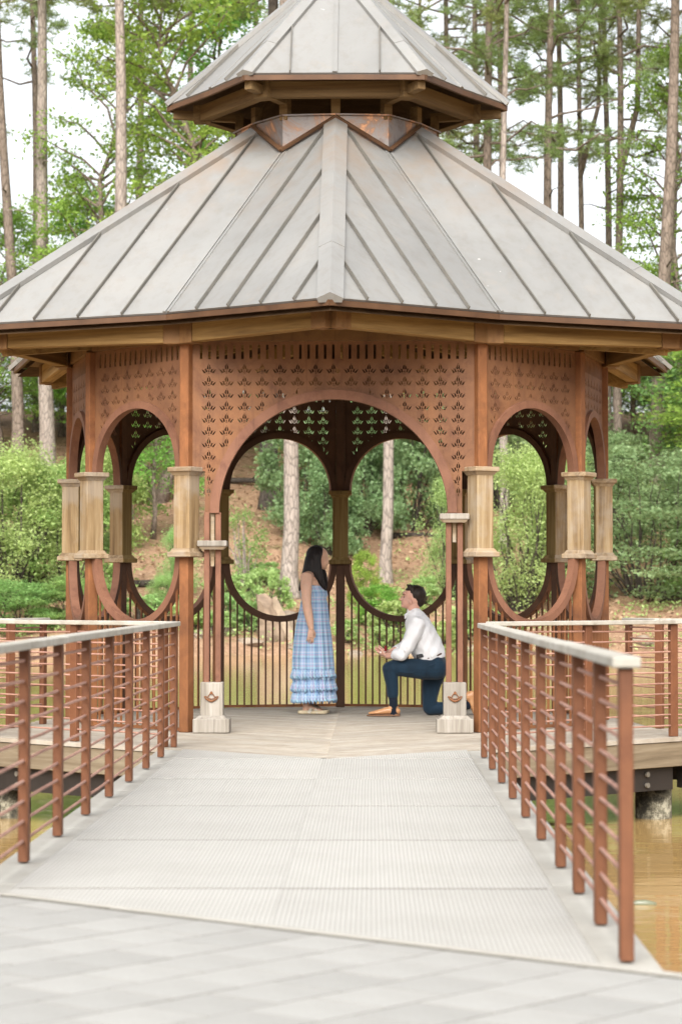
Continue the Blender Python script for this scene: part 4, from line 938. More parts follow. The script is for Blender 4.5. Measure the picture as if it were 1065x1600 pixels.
for q in range(8): ring_tube(t_, [m_(690 - q * 2.2, 1034 + q * 1.2, -0.16), m_(672 - q * 4.2, 1040 + q * 1.6, -0.205 + 0.002 * q), m_(655 - q * 4.5, 1044 + q * 0.8, -0.19)], [0.005, 0.012, 0.004], n=6)
trousers = child(t_, 'trousers', NAVY, mroot, 0.0065, 4)
bl = MB(); ring_tube(bl, [m_(672.6, 1023.0), m_(673.8, 1026.6)], [(0.180, 0.140), (0.181, 0.141)], n=24, capn=1); child(bl, 'belt', BELT, trousers)
ph_ = MB(); ph_.box(m_(655.5, 1024.5, -0.155), (0.075, 0.03, 0.036), M=Matrix.Rotation(R(-8), 4, 'Y')); ph_.v = [tuple(Vector(v) - mo) for v in ph_.v]; ph_.build('belt_pouch', BLACK, trousers, bevel=0.005)
sk = MB(); ring_tube(sk, [m_(613, 1082, -0.11), m_(614, 1096, -0.11), m_(614.5, 1113, -0.11)], [0.047, 0.043, 0.044], n=14); child(sk, 'sock', SOCK, mroot)
sk = MB(); ring_tube(sk, [m_(716, 1105, 0.13), m_(731, 1103, 0.13)], [0.046, 0.042], n=14); child(sk, 'sock', SOCK, mroot)
def shoe(T, parent):
    """T maps shoe axes (along toe, up, lateral) to a point"""
    u = MB(); ring_tube(u, [T(-0.02, 0.050, 0), T(0.03, 0.058, 0), T(0.09, 0.056, 0), T(0.15, 0.044, 0), T(0.21, 0.036, 0), T(0.258, 0.030, 0)], [(0.034, 0.032), (0.038, 0.040), (0.040, 0.036), (0.045, 0.028), (0.042, 0.020), (0.026, 0.013)], n=14)
    ring_tube(u, [T(0.015, 0.05, 0), T(0.025, 0.085, 0)], [(0.040, 0.046), (0.043, 0.052)], n=14)
    o = child(u, 'shoe', TAN, parent, 0.006, 2)
    w = MB(); outl = [(-0.045, 0), (-0.036, .028), (0.0, .038), (0.07, .036), (0.15, .047), (0.22, .042), (0.268, .022), (0.284, 0), (0.268, -.022), (0.22, -.042), (0.15, -.047), (0.07, -.036), (0.0, -.038), (-0.036, -.028)]
    lo = [T(a, 0.002, c) for a, c in outl]; hi = [T(a, 0.016 if a > 0.05 else 0.026, c) for a, c in outl]; k = len(lo)
    w.add(lo + hi, [tuple(range(k)), tuple(range(2 * k - 1, k - 1, -1))] + [(i, (i + 1) % k, (i + 1) % k + k, i + k) for i in range(k)])
    hl = [T(a, -0.012, c) for a, c in ((-0.044, -.03), (0.03, -.034), (0.03, .034), (-0.044, .03))]
    w.v = [tuple(Vector(v) - mo) for v in w.v]; w.build('sole', SOLE_TAN, o)
    for q in range(3):
        e = MB(); ring_tube(e, [T(0.085 + 0.02 * q, 0.083 - 0.006 * q, -0.018), T(0.082 + 0.02 * q, 0.088 - 0.006 * q, 0), T(0.085 + 0.02 * q, 0.083 - 0.006 * q, 0.018)], [0.003] * 3, n=6); child(e, 'lace', SOLE_TAN, o)
h0 = m_(617.5, 1119, -0.11); h0.z = 0.002
shoe(lambda a, u, c: Vector((h0.x - a, h0.y + c, h0.z + u)), mroot)
k0 = Vector((m_(737.5, 1100, 0.13).x, m_(737.5, 1100, 0.13).y, 0.205))
shoe(lambda a, u, c: Vector((k0.x + 0.05 - u, k0.y + c, k0.z - a * 0.72)) if True else None, mroot)

# ring box resting in the open hands
rb = m_(598.5, 1019.5, -0.03)
rbox = tag(empty('ring_box', rb), 'small open red ring box held in the kneeling person\'s hands', 'ring box')
RED = mat_cloth('red_velvet', (0.20, 0.008, 0.012), 0.3, 0.8, 0.1, 40); IV = mat_plain('ivory_lining', (0.7, 0.67, 0.62), 0.8); GOLD = mat_plain('gold', (0.8, 0.6, 0.25), 0.25, 1.0)
MB().box((-0.008, 0, 0.0), (0.05, 0.05, 0.022)).build('base', IV, rbox, bevel=0.003)
MB().box((0.022, 0, 0.038), (0.022, 0.052, 0.052)).build('lid', RED, rbox, bevel=0.004)
rg = MB(); rg.tube([(-0.012 + 0.009 * math.cos(a), 0, 0.016 + 0.009 * math.sin(a)) for a in np.linspace(0, 2 * math.pi, 14)], 0.0015, 6); rg.build('ring', GOLD, rbox, smooth=True)
# ------------------------------------------------------------------ trees, shrubs, bank details
def gz_at(x, y): return ground_z(x, y)
def leaf_quads(C, Nrm, size, aspect=0.55, fold=0.0):
    """diamond leaves: C centres, Nrm random normals, size per leaf"""
    n = len(C); d = rng.normal(size=(n, 3)); d -= Nrm * np.sum(d * Nrm, 1, keepdims=True); d /= np.linalg.norm(d, axis=1, keepdims=True) + 1e-9
    s = np.cross(Nrm, d); sz = size.reshape(-1, 1)
    V = np.empty((n, 4, 3)); V[:, 0] = C - d * sz * 0.5; V[:, 1] = C + s * sz * aspect * 0.5 + d * sz * 0.05; V[:, 2] = C + d * sz * 0.5; V[:, 3] = C - s * sz * aspect * 0.5 + d * sz * 0.05
    return V.reshape(-1, 3)
def rand_normals(n, upbias=0.6):
    v = rng.normal(size=(n, 3)); v[:, 2] = np.abs(v[:, 2]) + upbias; return v / np.linalg.norm(v, axis=1, keepdims=True)
def limb_path(a, b, sag=0.0, wob=0.12, n=5):
    a = np.array(a, float); b = np.array(b, float); L = np.linalg.norm(b - a); pts = []
    for i in range(n):
        t = i / (n - 1); p = a + (b - a) * t; p[2] += sag * L * math.sin(math.pi * t)
        if 0 < i < n - 1: p += rng.normal(size=3) * wob * L * 0.25
        pts.append(p)
    return pts
def make_tree_crown(H, h0, RX, nb, leaves, lsize, spread, seed, droop=0.0, top=0.35, up=0.6):
    """returns (wood MB, leaf mesh): limbs leave a wavering stem between h0 and H; leaves hang in flat sprays on the outer limbs"""
    global rng
    rng = np.random.default_rng(seed); wood = MB(); Cs = []; Ss = []
    stem = [np.array((0, 0, -0.4))]
    k = 7; dx = dy = 0.0
    for i in range(1, k):
        dx += rng.normal() * 0.02 * H; dy += rng.normal() * 0.02 * H; stem.append(np.array((dx, dy, H * 0.93 * i / (k - 1))))
    r0 = 0.012 * H + 0.03
    wood.tube(stem, [r0 * (1.25 if i == 0 else 1) * (1 - 0.85 * i / (k - 1)) for i in range(k)], 8)
    def stem_at(z):
        for p, q in zip(stem, stem[1:]):
            if p[2] <= z <= q[2]: return p + (q - p) * (z - p[2]) / (q[2] - p[2])
        return stem[-1]
    per = max(6, leaves // nb)
    for b in range(nb):
        u = (b + rng.random()) / nb; z = h0 + (H - h0) * u; a = b * 2.399 + rng.normal() * 0.4
        w = math.sin(math.pi * min(1, (u * (1 - top) + top * 0.55)) ** 0.8) ; rr = RX * max(0.22, w) * rng.uniform(0.65, 1.12)
        s = stem_at(max(0.2, z - rr * 0.35)); e = np.array((s[0] + rr * math.cos(a), s[1] + rr * math.sin(a), z + rng.normal() * 0.04 * H - droop * rr))
        path = limb_path(s, e, 0.08); wood.tube(path, [r0 * 0.27 * (1 - 0.85 * i / 4) for i in range(5)], 5, False)
        ntw = 5
        for q in range(ntw):
            f = 0.42 + 0.58 * (q + rng.random() * 0.8) / ntw; i = min(3, int(f * 4)); base = path[i] + (path[i + 1] - path[i]) * (f * 4 - i)
            m = int(per / ntw * rng.uniform(0.5, 1.6)); sp = spread * rng.uniform(0.7, 1.25)
            off = rng.normal(size=(m, 3)) * np.array((sp, sp, sp * 0.42)); off[:, 2] -= 0.10 * np.hypot(off[:, 0], off[:, 1])
            Cs.append(base + off); Ss.append(rng.uniform(0.7, 1.35, m) * lsize)
            tip = base + np.array((rng.normal() * sp, rng.normal() * sp, rng.normal() * sp * 0.3)); wood.tube([base, tip], [0.02, 0.006], 4, False)
    C = np.concatenate(Cs); S = np.concatenate(Ss)
    return wood, quads_mesh('crown', leaf_quads(C, rand_normals(len(C), up), S), len(C))
def make_shrub(H, RX, n_cl, leaves, lsize, seed, shape='round', up=0.5, stems=6):
    """many stems from the ground, clumps of leaves over an uneven dome"""
    global rng
    rng = np.random.default_rng(seed); wood = MB(); Cs = []; Ss = []
    per = leaves // n_cl
    for k in range(n_cl):
        a = rng.uniform(0, 2 * math.pi); u = rng.random() ** 0.65
        if shape == 'tier':
            z = H * (0.02 + 0.93 * rng.random()); lim = RX * (1.05 - 0.75 * (z / H) ** 1.6); rr = lim * rng.uniform(0.35, 1.05)
            sp = np.array((0.55, 0.55, 0.13)) * H * 0.13
        elif shape == 'flame':
            z = H * (0.08 + 0.9 * rng.random()); lim = RX * (0.35 + 0.65 * math.sin(math.pi * min(1, z / H * 0.85 + 0.12))); rr = lim * rng.uniform(0.2, 1.0)
            sp = np.array((0.5, 0.5, 0.6)) * H * 0.085
        else:
            z = H * (0.06 + 0.9 * rng.random()); lim = RX * math.sqrt(max(0.03, 1 - (max(0, z / H - 0.35) / 0.65) ** 2)); rr = lim * rng.uniform(0.45, 1.02)
            sp = np.array((0.5, 0.5, 0.34)) * H * 0.11
        c = np.array((rr * math.cos(a), rr * math.sin(a), z)); m = int(per * rng.uniform(0.5, 1.5))
        off = rng.normal(size=(m, 3)) * sp; Cs.append(c + off); Ss.append(rng.uniform(0.65, 1.35, m) * lsize)
        if k % 3 == 0: wood.tube(limb_path((0.15 * RX * math.cos(a), 0.15 * RX * math.sin(a), -0.15), c, 0.05), [0.045, 0.038, 0.03, 0.02, 0.008], 5, False)
    C = np.concatenate(Cs); S = np.concatenate(Ss); keep = C[:, 2] > 0.02; C = C[keep]; S = S[keep]
    return wood, quads_mesh('foliage', leaf_quads(C, rand_normals(len(C), up), S), len(C))
def make_pine_crown(H, h0, RX, nb, seed, tufts=9, needles=16, nl=0.34):
    """level limbs with brushes of long needles toward their ends"""
    global rng
    rng = np.random.default_rng(seed); wood = MB(); V = []
    for b in range(nb):
        u = (b + rng.random()) / nb; z = h0 + (H - h0) * u; a = b * 2.399 + rng.normal() * 0.5
        rr = RX * (1.0 - 0.72 * u ** 1.5) * rng.uniform(0.55, 1.15)
        e = np.array((rr * math.cos(a), rr * math.sin(a), z + rr * rng.uniform(-0.18, 0.28)))
        path = limb_path((0, 0, z - 0.1 * rr), e, rng.uniform(-0.08, 0.1), 0.2, 6); wood.tube(path, [0.075, 0.06, 0.048, 0.036, 0.022, 0.01], 5, False)
        for q in range(tufts):
            f = 0.35 + 0.65 * rng.random() ** 0.7; i = min(4, int(f * 5)); base = path[i] + (path[i + 1] - path[i]) * (f * 5 - i)
            c = base + rng.normal(size=3) * np.array((0.42, 0.42, 0.2))
            wood.tube([base, c], [0.016, 0.006], 3, False)
            for g in range(3):
                cc = c + rng.normal(size=3) * 0.16
                d = rng.normal(size=(needles, 3)); d[:, 2] = d[:, 2] * 0.7 + 0.25; d /= np.linalg.norm(d, axis=1, keepdims=True)
                s = np.cross(d, rng.normal(size=(needles, 3))); s /= np.linalg.norm(s, axis=1, keepdims=True) + 1e-9
                L = nl * rng.uniform(0.7, 1.2, (needles, 1)); w = 0.017
                Q = np.empty((needles, 4, 3)); Q[:, 0] = cc - s * w; Q[:, 1] = cc + s * w; Q[:, 2] = cc + d * L + s * w * 0.5; Q[:, 3] = cc + d * L - s * w * 0.5; V.append(Q.reshape(-1, 3))
    V = np.concatenate(V); return wood, quads_mesh('crown', V, len(V) // 4)

# prototypes (crown mesh, limb mesh)
TREES = {}
for nm, mat, args in (('gum', LEAF_BRIGHT, dict(H=22, h0=6.0, RX=4.6, nb=62, leaves=15000, lsize=0.23, spread=0.55, seed=3)),
                      ('maple', LEAF_BRIGHT, dict(H=13, h0=3.0, RX=3.6, nb=44, leaves=11000, lsize=0.21, spread=0.50, seed=5)),
                      ('under', LEAF_MID, dict(H=10, h0=1.6, RX=3.4, nb=44, leaves=11000, lsize=0.19, spread=0.50, seed=9))):
    w_, c_ = make_tree_crown(**args); wm_ = w_.mesh('trunk', smooth=True); wm_.materials.append(BARK_BROWN); c_.materials.append(mat); TREES[nm] = (wm_, c_)
SHR = {}
for nm, mat, args in (('ivy', LEAF_MID, dict(H=5, RX=2.6, n_cl=95, leaves=12500, lsize=0.16, seed=11)),
                      ('rhodo', LEAF_DARK, dict(H=5, RX=2.7, n_cl=80, leaves=11000, lsize=0.20, seed=12)),
                      ('feather', LEAF_LIGHT, dict(H=5, RX=2.0, n_cl=130, leaves=21000, lsize=0.095, seed=13, shape='flame')),
                      ('tier', LEAF_DARK, dict(H=7, RX=3.6, n_cl=120, leaves=16000, lsize=0.17, seed=14, shape='tier', up=1.0)),
                      ('leafy', LEAF_BRIGHT, dict(H=4, RX=2.0, n_cl=70, leaves=8000, lsize=0.17, seed=15)),
                      ('low', LEAF_LIGHT, dict(H=1.4, RX=1.0, n_cl=45, leaves=3000, lsize=0.12, seed=16)),
                      ('myrtle', LEAF_MID, dict(H=2.6, RX=1.2, n_cl=40, leaves=2200, lsize=0.10, seed=17, shape='flame'))):
    w_, c_ = make_shrub(**args); wm_ = w_.mesh('stems', smooth=True); wm_.materials.append(BARK_PALE if nm == 'myrtle' else BARK_DARK); c_.materials.append(mat); SHR[nm] = (wm_, c_, args['H'], args['RX'])
PINES = []
for sd, h0, RX, nb in ((21, 18.5, 4.4, 32), (22, 15.0, 5.0, 40), (23, 22.0, 4.2, 34)):
    w_, c_ = make_pine_crown(37, h0, RX, nb, sd); wm_ = w_.mesh('limbs', smooth=True); wm_.materials.append(BARK_BROWN); c_.materials.append(NEEDLE); PINES.append((wm_, c_))

def pine(px0, px1, d, w, bark, proto, label, group=None, sz=1.0, fork=False, rot=None):
    """px0/px1: picture column of the trunk at its foot and at the top edge of the picture"""
    x = X_at(px0, d); y = d - D0; z = gz_at(x, y)
    root = tag(empty('pine_tree', (x, y, z)), label, 'tree', group)
    H = 37 * sz; zt = Z_at(0, d) - z; lean = (X_at(px1, d) - x) / zt
    m = MB(); pts = []; rad = []
    ph = random.uniform(0, 6)
    for i in range(13):
        h = -0.6 + (H + 0.6) * i / 12; t = max(0, h / H)
        pts.append((lean * h + 0.10 * math.sin(ph + h * 0.23), 0.06 * math.sin(ph * 2 + h * 0.19), h)); rad.append(w / 2 * ((1 - 0.78 * t) if h > 0 else 1.0))
    pts.insert(1, (lean * 0.1, 0, 0.05)); rad[0] = w / 2 * 1.55; rad.insert(1, w / 2 * 1.35)
    pts.insert(2, (lean * 0.9, 0, 0.9)); rad.insert(2, w / 2 * 1.05)
    m.tube(pts, rad, 14)
    if fork: m.tube([(lean * 14, 0, 14), (lean * 14 + 0.9, 0.2, 17.5), (lean * 14 + 1.0, 0.3, 22), (lean * 14 + 1.6, 0.3, 28)], [w * 0.34, w * 0.3, w * 0.24, w * 0.12], 9)
    # stubs of dead branches
    for k in range(random.randint(2, 5)):
        h = random.uniform(5, 16); a = random.uniform(0, 6.28); L = random.uniform(0.6, 2.2)
        m.tube([(lean * h, 0, h), (lean * h + L * math.cos(a), L * math.sin(a), h + random.uniform(-.3, .7)), (lean * h + 1.7 * L * math.cos(a + .2), 1.7 * L * math.sin(a + .2), h + random.uniform(-.3, .9))], [0.05, 0.03, 0.01], 5)
    tr = m.build('trunk', bark, root, smooth=True)
    r_ = random.uniform(0, 6.28) if rot is None else rot
    sh = Matrix(((1, 0, lean, 0), (0, 1, 0, 0), (0, 0, 1, 0), (0, 0, 0, 1)))
    for me, nm in ((PINES[proto][0], 'limbs'), (PINES[proto][1], 'crown')):
        o = link_mesh(nm, me, None, root, (lean * 24 * sz, 0, 0), (0, 0, r_), (sz, sz, sz))
    return root
def tree(kind, px, d, s, sxy, label, name='broadleaf_tree', group=None, rot=None):
    x = X_at(px, d); y = d - D0; z = gz_at(x, y)
    root = tag(empty(name, (x, y, z)), label, 'tree', group); r_ = random.uniform(0, 6.28) if rot is None else rot
    link_mesh('trunk', TREES[kind][0], None, root, (0, 0, 0), (0, 0, r_), (sxy, sxy, s)); link_mesh('crown', TREES[kind][1], None, root, (0, 0, 0), (0, 0, r_), (sxy, sxy, s)); return root
def shrub(kind, px, d, wid, hgt, label, name='shrub', group=None):
    x = X_at(px, d); y = d - D0; z = gz_at(x, y) - 0.05
    st, fo, H, RX = SHR[kind]; root = tag(empty(name, (x, y, z)), label, 'shrub', group); r_ = random.uniform(0, 6.28); s = (wid / (2 * RX), wid / (2 * RX), hgt / H)
    link_mesh('stems', st, None, root, (0, 0, 0), (0, 0, r_), s); link_mesh('foliage', fo, None, root, (0, 0, 0), (0, 0, r_), s); return root

UP = 'pines rising high behind the roof'
pine(452, 446, 86, 0.60, BARK_PALE, 2, 'pale straight pine with flared foot, seen just beyond the standing woman')
pine(602, 606, 90, 0.44, BARK_PALE, 2, 'slim pale pine trunk rising above the kneeling man on the slope')
pine(422, 426, 103, 0.82, BARK_DARK, 2, 'thick dark trunk up the slope beside the pale flared pine')
pine(786, 790, 97, 0.36, BARK_PALE, 2, 'thin pale trunk behind the feathery bush framed by the side arch')
pine(28, -8, 112, 0.60, BARK_BROWN, 2, 'leaning brown pine rising over the ivy-covered bank')
pine(74, 58, 109, 0.74, BARK_PALE, 2, 'stout pale pine standing beside the leaning brown pine')
pine(58, 46, 126, 0.50, BARK_BROWN, 0, 'thin brown pine tucked close behind the stout pale pine')
pine(192, 181, 100, 0.70, BARK_PALE, 2, 'stout pale pine between the bright green gum tree and the leaning pines')
pine(212, 216, 122, 0.52, BARK_BROWN, 2, 'shaded pine half hidden by the bright green gum leaves')
pine(292, 300, 118, 0.46, BARK_BROWN, 2, 'slim pine rising beside the cupola eave among gum leaves')
pine(399, 398, 124, 0.46, BARK_BROWN, 2, 'tall slim pine rising right behind the cupola', UP)
pine(652, 656, 126, 0.34, BARK_BROWN, 1, 'tall slim pine rising right behind the cupola', UP)
SH = 'needle-tufted pine half hidden behind the cupola roof slope'; SG = 'pines half hidden by the cupola'
for (a, b, d, w, pr, fk, lab, grp) in ((768, 764, 106, 0.56, 1, 0, 'brown pine with drooping needle tufts right beside the cupola eave tip', None),
        (783, 782, 121, 0.42, 0, 0, 'slim pine close behind the brown pine at the cupola eave tip', None), (742, 746, 125, 0.5, 1, 0, SH, SG),
        (856, 862, 108, 0.52, 1, 0, 'stouter brown pine of the close pair rising above the roof hip', None), (873, 875, 118, 0.44, 0, 0, 'slimmer brown pine of the close pair rising above the roof hip', None),
        (905, 909, 114, 0.36, 1, 1, 'slim forked pine between the close pair and the thick forked pine', None), (950, 948, 118, 0.42, 0, 0, 'slim straight pine touching the thick forked pine', None),
        (968, 968, 111, 0.46, 1, 1, 'thick forked pine next to the open white sky gap', None), (700, 700, 132, 0.5, 1, 0, SH, SG), (610, 590, 130, 0.4, 1, 0, SH, SG)):
    pine(a, b, d, w, BARK_BROWN, pr, lab, grp, fork=bool(fk))
pine(1026, 1056, 105, 0.72, BARK_BROWN, 2, 'big leaning brown pine standing alone beyond the layered evergreen bush')
pine(1050, 1058, 124, 0.32, BARK_BROWN, 0, 'thin pine close behind the big leaning brown pine')
BT = 'bright gum trees behind the roof'
tree('gum', 245, 103, 1.12, 1.0, 'tall bright green gum tree spreading between the pale pine and cupola', group=BT)
tree('gum', 200, 109, 1.0, 0.85, 'open bright green gum tree tucked behind the stout pale pine')
tree('gum', 330, 112, 1.05, 0.95, 'bright green gum tree reaching out beneath the cupola eave')
tree('maple', 125, 114, 1.0, 1.0, 'low bright green maple in front of the stout pale pine pair')
tree('maple', 5, 116, 0.95, 0.95, 'bright green maple growing round the foot of the leaning pine')
tree('gum', 1085, 110, 0.95, 0.8, 'bright green gum tree hugging the big leaning brown pine')
tree('maple', 238, 95, 0.56, 0.62, 'young bright green maple framed by the side arch near the woman')
tree('under', 600, 112, 0.85, 1.0, 'mid green understory tree up the slope behind the kneeling man')
tree('under', 505, 108, 0.8, 0.95, 'mid green understory tree behind the central back post')
tree('under', 355, 118, 1.1, 1.1, 'mid green understory tree at the top of the slope past the dark trunk')
tree('under', 700, 116, 1.1, 1.1, 'mid green understory tree above the bare straw slope')
tree('maple', 1000, 124, 0.62, 1.0, 'bright green maple glowing between the pines over the evergreen bush')
HG = 'understory trees closing the top of the slope'
for px, d, s in ((-20, 128, 1.1), (95, 124, 1.1), (170, 128, 1.3), (270, 126, 1.25), (440, 130, 1.2), (540, 132, 1.2), (640, 130, 1.2), (790, 126, 1.2), (860, 124, 1.3), (930, 126, 1.2), (1040, 130, 1.2), (1090, 122, 1.2)):
    tree('under', px, d, s * 0.62, 1.1, 'mid green understory tree in the hedge-like row along the hilltop', group=HG)

shrub('feather', 18, 83, 4.8, 5.4, 'pale feathery bush on the bank beside the ivy mound')
shrub('ivy', 92, 84, 4.8, 4.9, 'ivy-leaved mound at the water edge below the stout pale pine')
shrub('ivy', 40, 94, 6.0, 3.6, 'ivy-leaved mound higher on the bank behind the pale feathery bush')
shrub('ivy', 140, 92, 4.6, 4.0, 'ivy-leaved mound behind the gazebo posts next to the maple')
shrub('ivy', 178, 104, 4.6, 3.6, 'ivy-leaved mound on the upper slope behind the young maple')
shrub('ivy', 30, 79.5, 3.4, 1.7, 'low ivy clump trailing to the water at the foot of the pale feathery bush')
shrub('ivy', 120, 79.5, 3.2, 1.5, 'low ivy clump trailing to the water beside the gazebo post')
shrub('feather', 278, 84, 1.5, 2.5, 'small pale pine sapling on bare straw seen through the side arch')
shrub('feather', 256, 82, 1.3, 1.3, 'low pale sapling at the foot of the taller pale sapling')
shrub('myrtle', 382, 87, 2.2, 2.7, 'small pale-stemmed myrtle bush beside the slipped entrance cap')
shrub('rhodo', 478, 98, 4.2, 5.2, 'dark glossy rhododendron right behind the pale flared pine')
shrub('rhodo', 522, 95, 3.4, 3.8, 'dark glossy rhododendron behind the central back post')
shrub('rhodo', 566, 99, 4.0, 5.4, 'dark glossy rhododendron beside the slim pale pine trunk')
shrub('rhodo', 636, 101, 4.6, 6.0, 'large dark glossy rhododendron above the kneeling man')
shrub('rhodo', 668, 112, 5.4, 6.4, 'dark glossy rhododendron higher up past the straw slope')
shrub('leafy', 592, 83, 2.0, 1.5, 'bright leafy weed clump at the foot of the slim pale pine')
shrub('leafy', 570, 86, 1.3, 1.9, 'bright leafy weed clump beside the central back post')
shrub('low', 628, 81, 2.4, 1.3, 'low pale weeds on the bank behind the man')
shrub('feather', 706, 88, 2.6, 4.4, 'pale feathery bush seen past the twin entrance bars by the man')
shrub('feather', 815, 85, 4.2, 5.6, 'large pale feathery bush filling the side arch near the man')
shrub('feather', 868, 90, 3.4, 5.0, 'pale feathery bush between the wooden post sleeves')
shrub('rhodo', 780, 104, 5.5, 6.8, 'dark glossy shrub above the large pale feathery bush')
shrub('tier', 1010, 86, 7.0, 5.6, 'broad layered evergreen bush on the straw bank beyond the walkway')
shrub('tier', 1085, 92, 6.0, 4.6, 'layered evergreen bush at the foot of the big leaning pine')
shrub('tier', 945, 98, 5.0, 4.4, 'layered evergreen bush half behind the gazebo side posts')
shrub('rhodo', 1000, 108, 5.0, 2.6, 'dark glossy shrub between the pines above the layered evergreens')
shrub('rhodo', 890, 108, 5.0, 4.6, 'dark glossy shrub on the slope behind the pale feathery bushes')
LW = 'low weeds along the far shore'
for px, d, w_, h_ in ((338, 79.0, 1.5, 0.8), (362, 80.2, 1.6, 1.2), (398, 79.4, 1.5, 1.0), (412, 80.6, 1.8, 1.9), (345, 83.0, 1.6, 1.0), (690, 79.5, 1.6, 1.0), (725, 80, 1.6, 1.1), (540, 79.2, 1.2, 0.7), (300, 79.6, 1.8, 1.0), (480, 80.4, 1.3, 0.6), (785, 80.5, 1.6, 0.9), (380, 85, 1.6, 0.9), (410, 88, 1.8, 0.8), (660, 86, 1.6, 1.1), (220, 80, 2.0, 1.0), (600, 79.3, 1.4, 0.8)):
    shrub('low', px, d, w_, h_, 'low clump of pale green weeds along the far shoreline', 'weed_clump', LW)

# old split stump and stones at the water line
def stump():
    d = 79.0; x = X_at(424, d); y = d - D0; z = gz_at(x, y)
    root = tag(empty('tree_stump', (x, y, z)), 'weathered split tree stump at the far water edge beyond the woman', 'stump')
    m = MB(); n = 18; prev = []
    for i, (h, r_) in enumerate(((-0.5, 0.62), (0.0, 0.55), (0.35, 0.42), (0.75, 0.36), (1.15, 0.34))):
        for j in range(n):
            a = 2 * math.pi * j / n; rr = r_ * (1 + 0.14 * math.sin(3 * a + 1) + 0.07 * math.sin(7 * a)); hh = h + (0.22 * math.cos(a - 2.2) + 0.06 * math.sin(5 * a) if i == 4 else 0)
            m.v.append((rr * math.cos(a) - 0.16 * max(0, h), rr * math.sin(a), hh))
        if i:
            for j in range(n): m.f.append(((i - 1) * n + j, (i - 1) * n + (j + 1) % n, i * n + (j + 1) % n, i * n + j))
    m.f.append(tuple(4 * n + j for j in range(n)))
    m.build('trunk', mat_plain('weathered_stump', (0.20, 0.145, 0.10), 0.9, 0, 0.35, 3), root, smooth=False)
    w = MB(); w.v = [(0.15, -0.25, -0.3), (0.95, -0.1, -0.3), (0.85, 0.3, -0.3), (0.2, 0.3, -0.3), (0.05, -0.2, 1.25), (0.16, -0.12, 1.3), (0.14, 0.12, 1.3), (0.03, 0.12, 1.2)]
    w.f = [(0, 1, 5, 4), (1, 2, 6, 5), (2, 3, 7, 6), (3, 0, 4, 7), (4, 5, 6, 7), (3, 2, 1, 0)]
    w.build('split_slab', mat_plain('pale_split_wood', (0.27, 0.21, 0.15), 0.9, 0, 0.3, 4), root)
stump()
STONE = mat_plain('bank_stone', (0.22, 0.175, 0.13), 0.9, 0, 0.25, 4)
def rock(px, d, s, label, group=None):
    x = X_at(px, d); y = d - D0; z = gz_at(x, y)
    bm = bmesh.new(); bmesh.ops.create_icosphere(bm, subdivisions=3, radius=1.0)
    ph = random.uniform(0, 9)
    for v in bm.verts:
        c = v.co; k = 1 + 0.16 * math.sin(3 * c.x + ph) * math.cos(2.5 * c.y + ph) + 0.10 * math.sin(6 * c.z + 2 * c.x + ph) + 0.05 * math.sin(11 * c.y + ph); v.co = c * k
        v.co.x *= s[0]; v.co.y *= s[1]; v.co.z *= s[2]
    me = bpy.data.meshes.new('rock'); bm.to_mesh(me); bm.free()
    tag(link_mesh('rock', me, STONE, None, (x, y, z + s[2] * 0.3), (0, 0, random.uniform(0, 6))), label, 'rock', group)
rock(448, 79.6, (0.55, 0.4, 0.5), 'rounded tan boulder leaning against the split stump')
rock(350, 79.0, (0.5, 0.3, 0.26), 'flat pale stone on the far shore among weeds near the plinth')
for px, d, s in ((392, 77.9, (0.42, 0.28, 0.16)), (462, 78.2, (0.32, 0.25, 0.16)), (310, 78.4, (0.4, 0.3, 0.2)), (555, 78.2, (0.35, 0.25, 0.16)), (655, 78.6, (0.4, 0.3, 0.2)), (740, 79, (0.45, 0.3, 0.2)), (1000, 79, (0.5, 0.3, 0.22))):
    rock(px, d, s, 'small dark-based stone lying along the far waterline', 'stones along the far shore')
# fallen logs up the slope
for px, d, L, a, lab in ((655, 99, 2.6, 0.1, 'fallen grey log lying across the bare straw slope'), (385, 108, 3.0, -0.05, 'fallen log across the slope beside the dark trunk'), (255, 86, 2.2, 0.05, 'short fallen log on straw seen through the side arch')):
    x = X_at(px, d); y = d - D0; dx, dy = L / 2 * math.cos(a), L / 2 * math.sin(a)
    z0, z1 = gz_at(x - dx, y - dy) + 0.1, gz_at(x + dx, y + dy) + 0.1
    m = MB().tube([(-dx, -dy, z0), (0, 0.04, (z0 + z1) / 2 + 0.03), (dx, dy, z1)], [0.13, 0.12, 0.09], 9)
    m.tube([(0.2, 0, (z0 + z1) / 2), (0.5, -0.2, (z0 + z1) / 2 + 0.35)], [0.04, 0.015], 5)
    tag(m.build('fallen_log', BARK_DARK, smooth=True, loc=(x, y, 0)), lab, 'log')
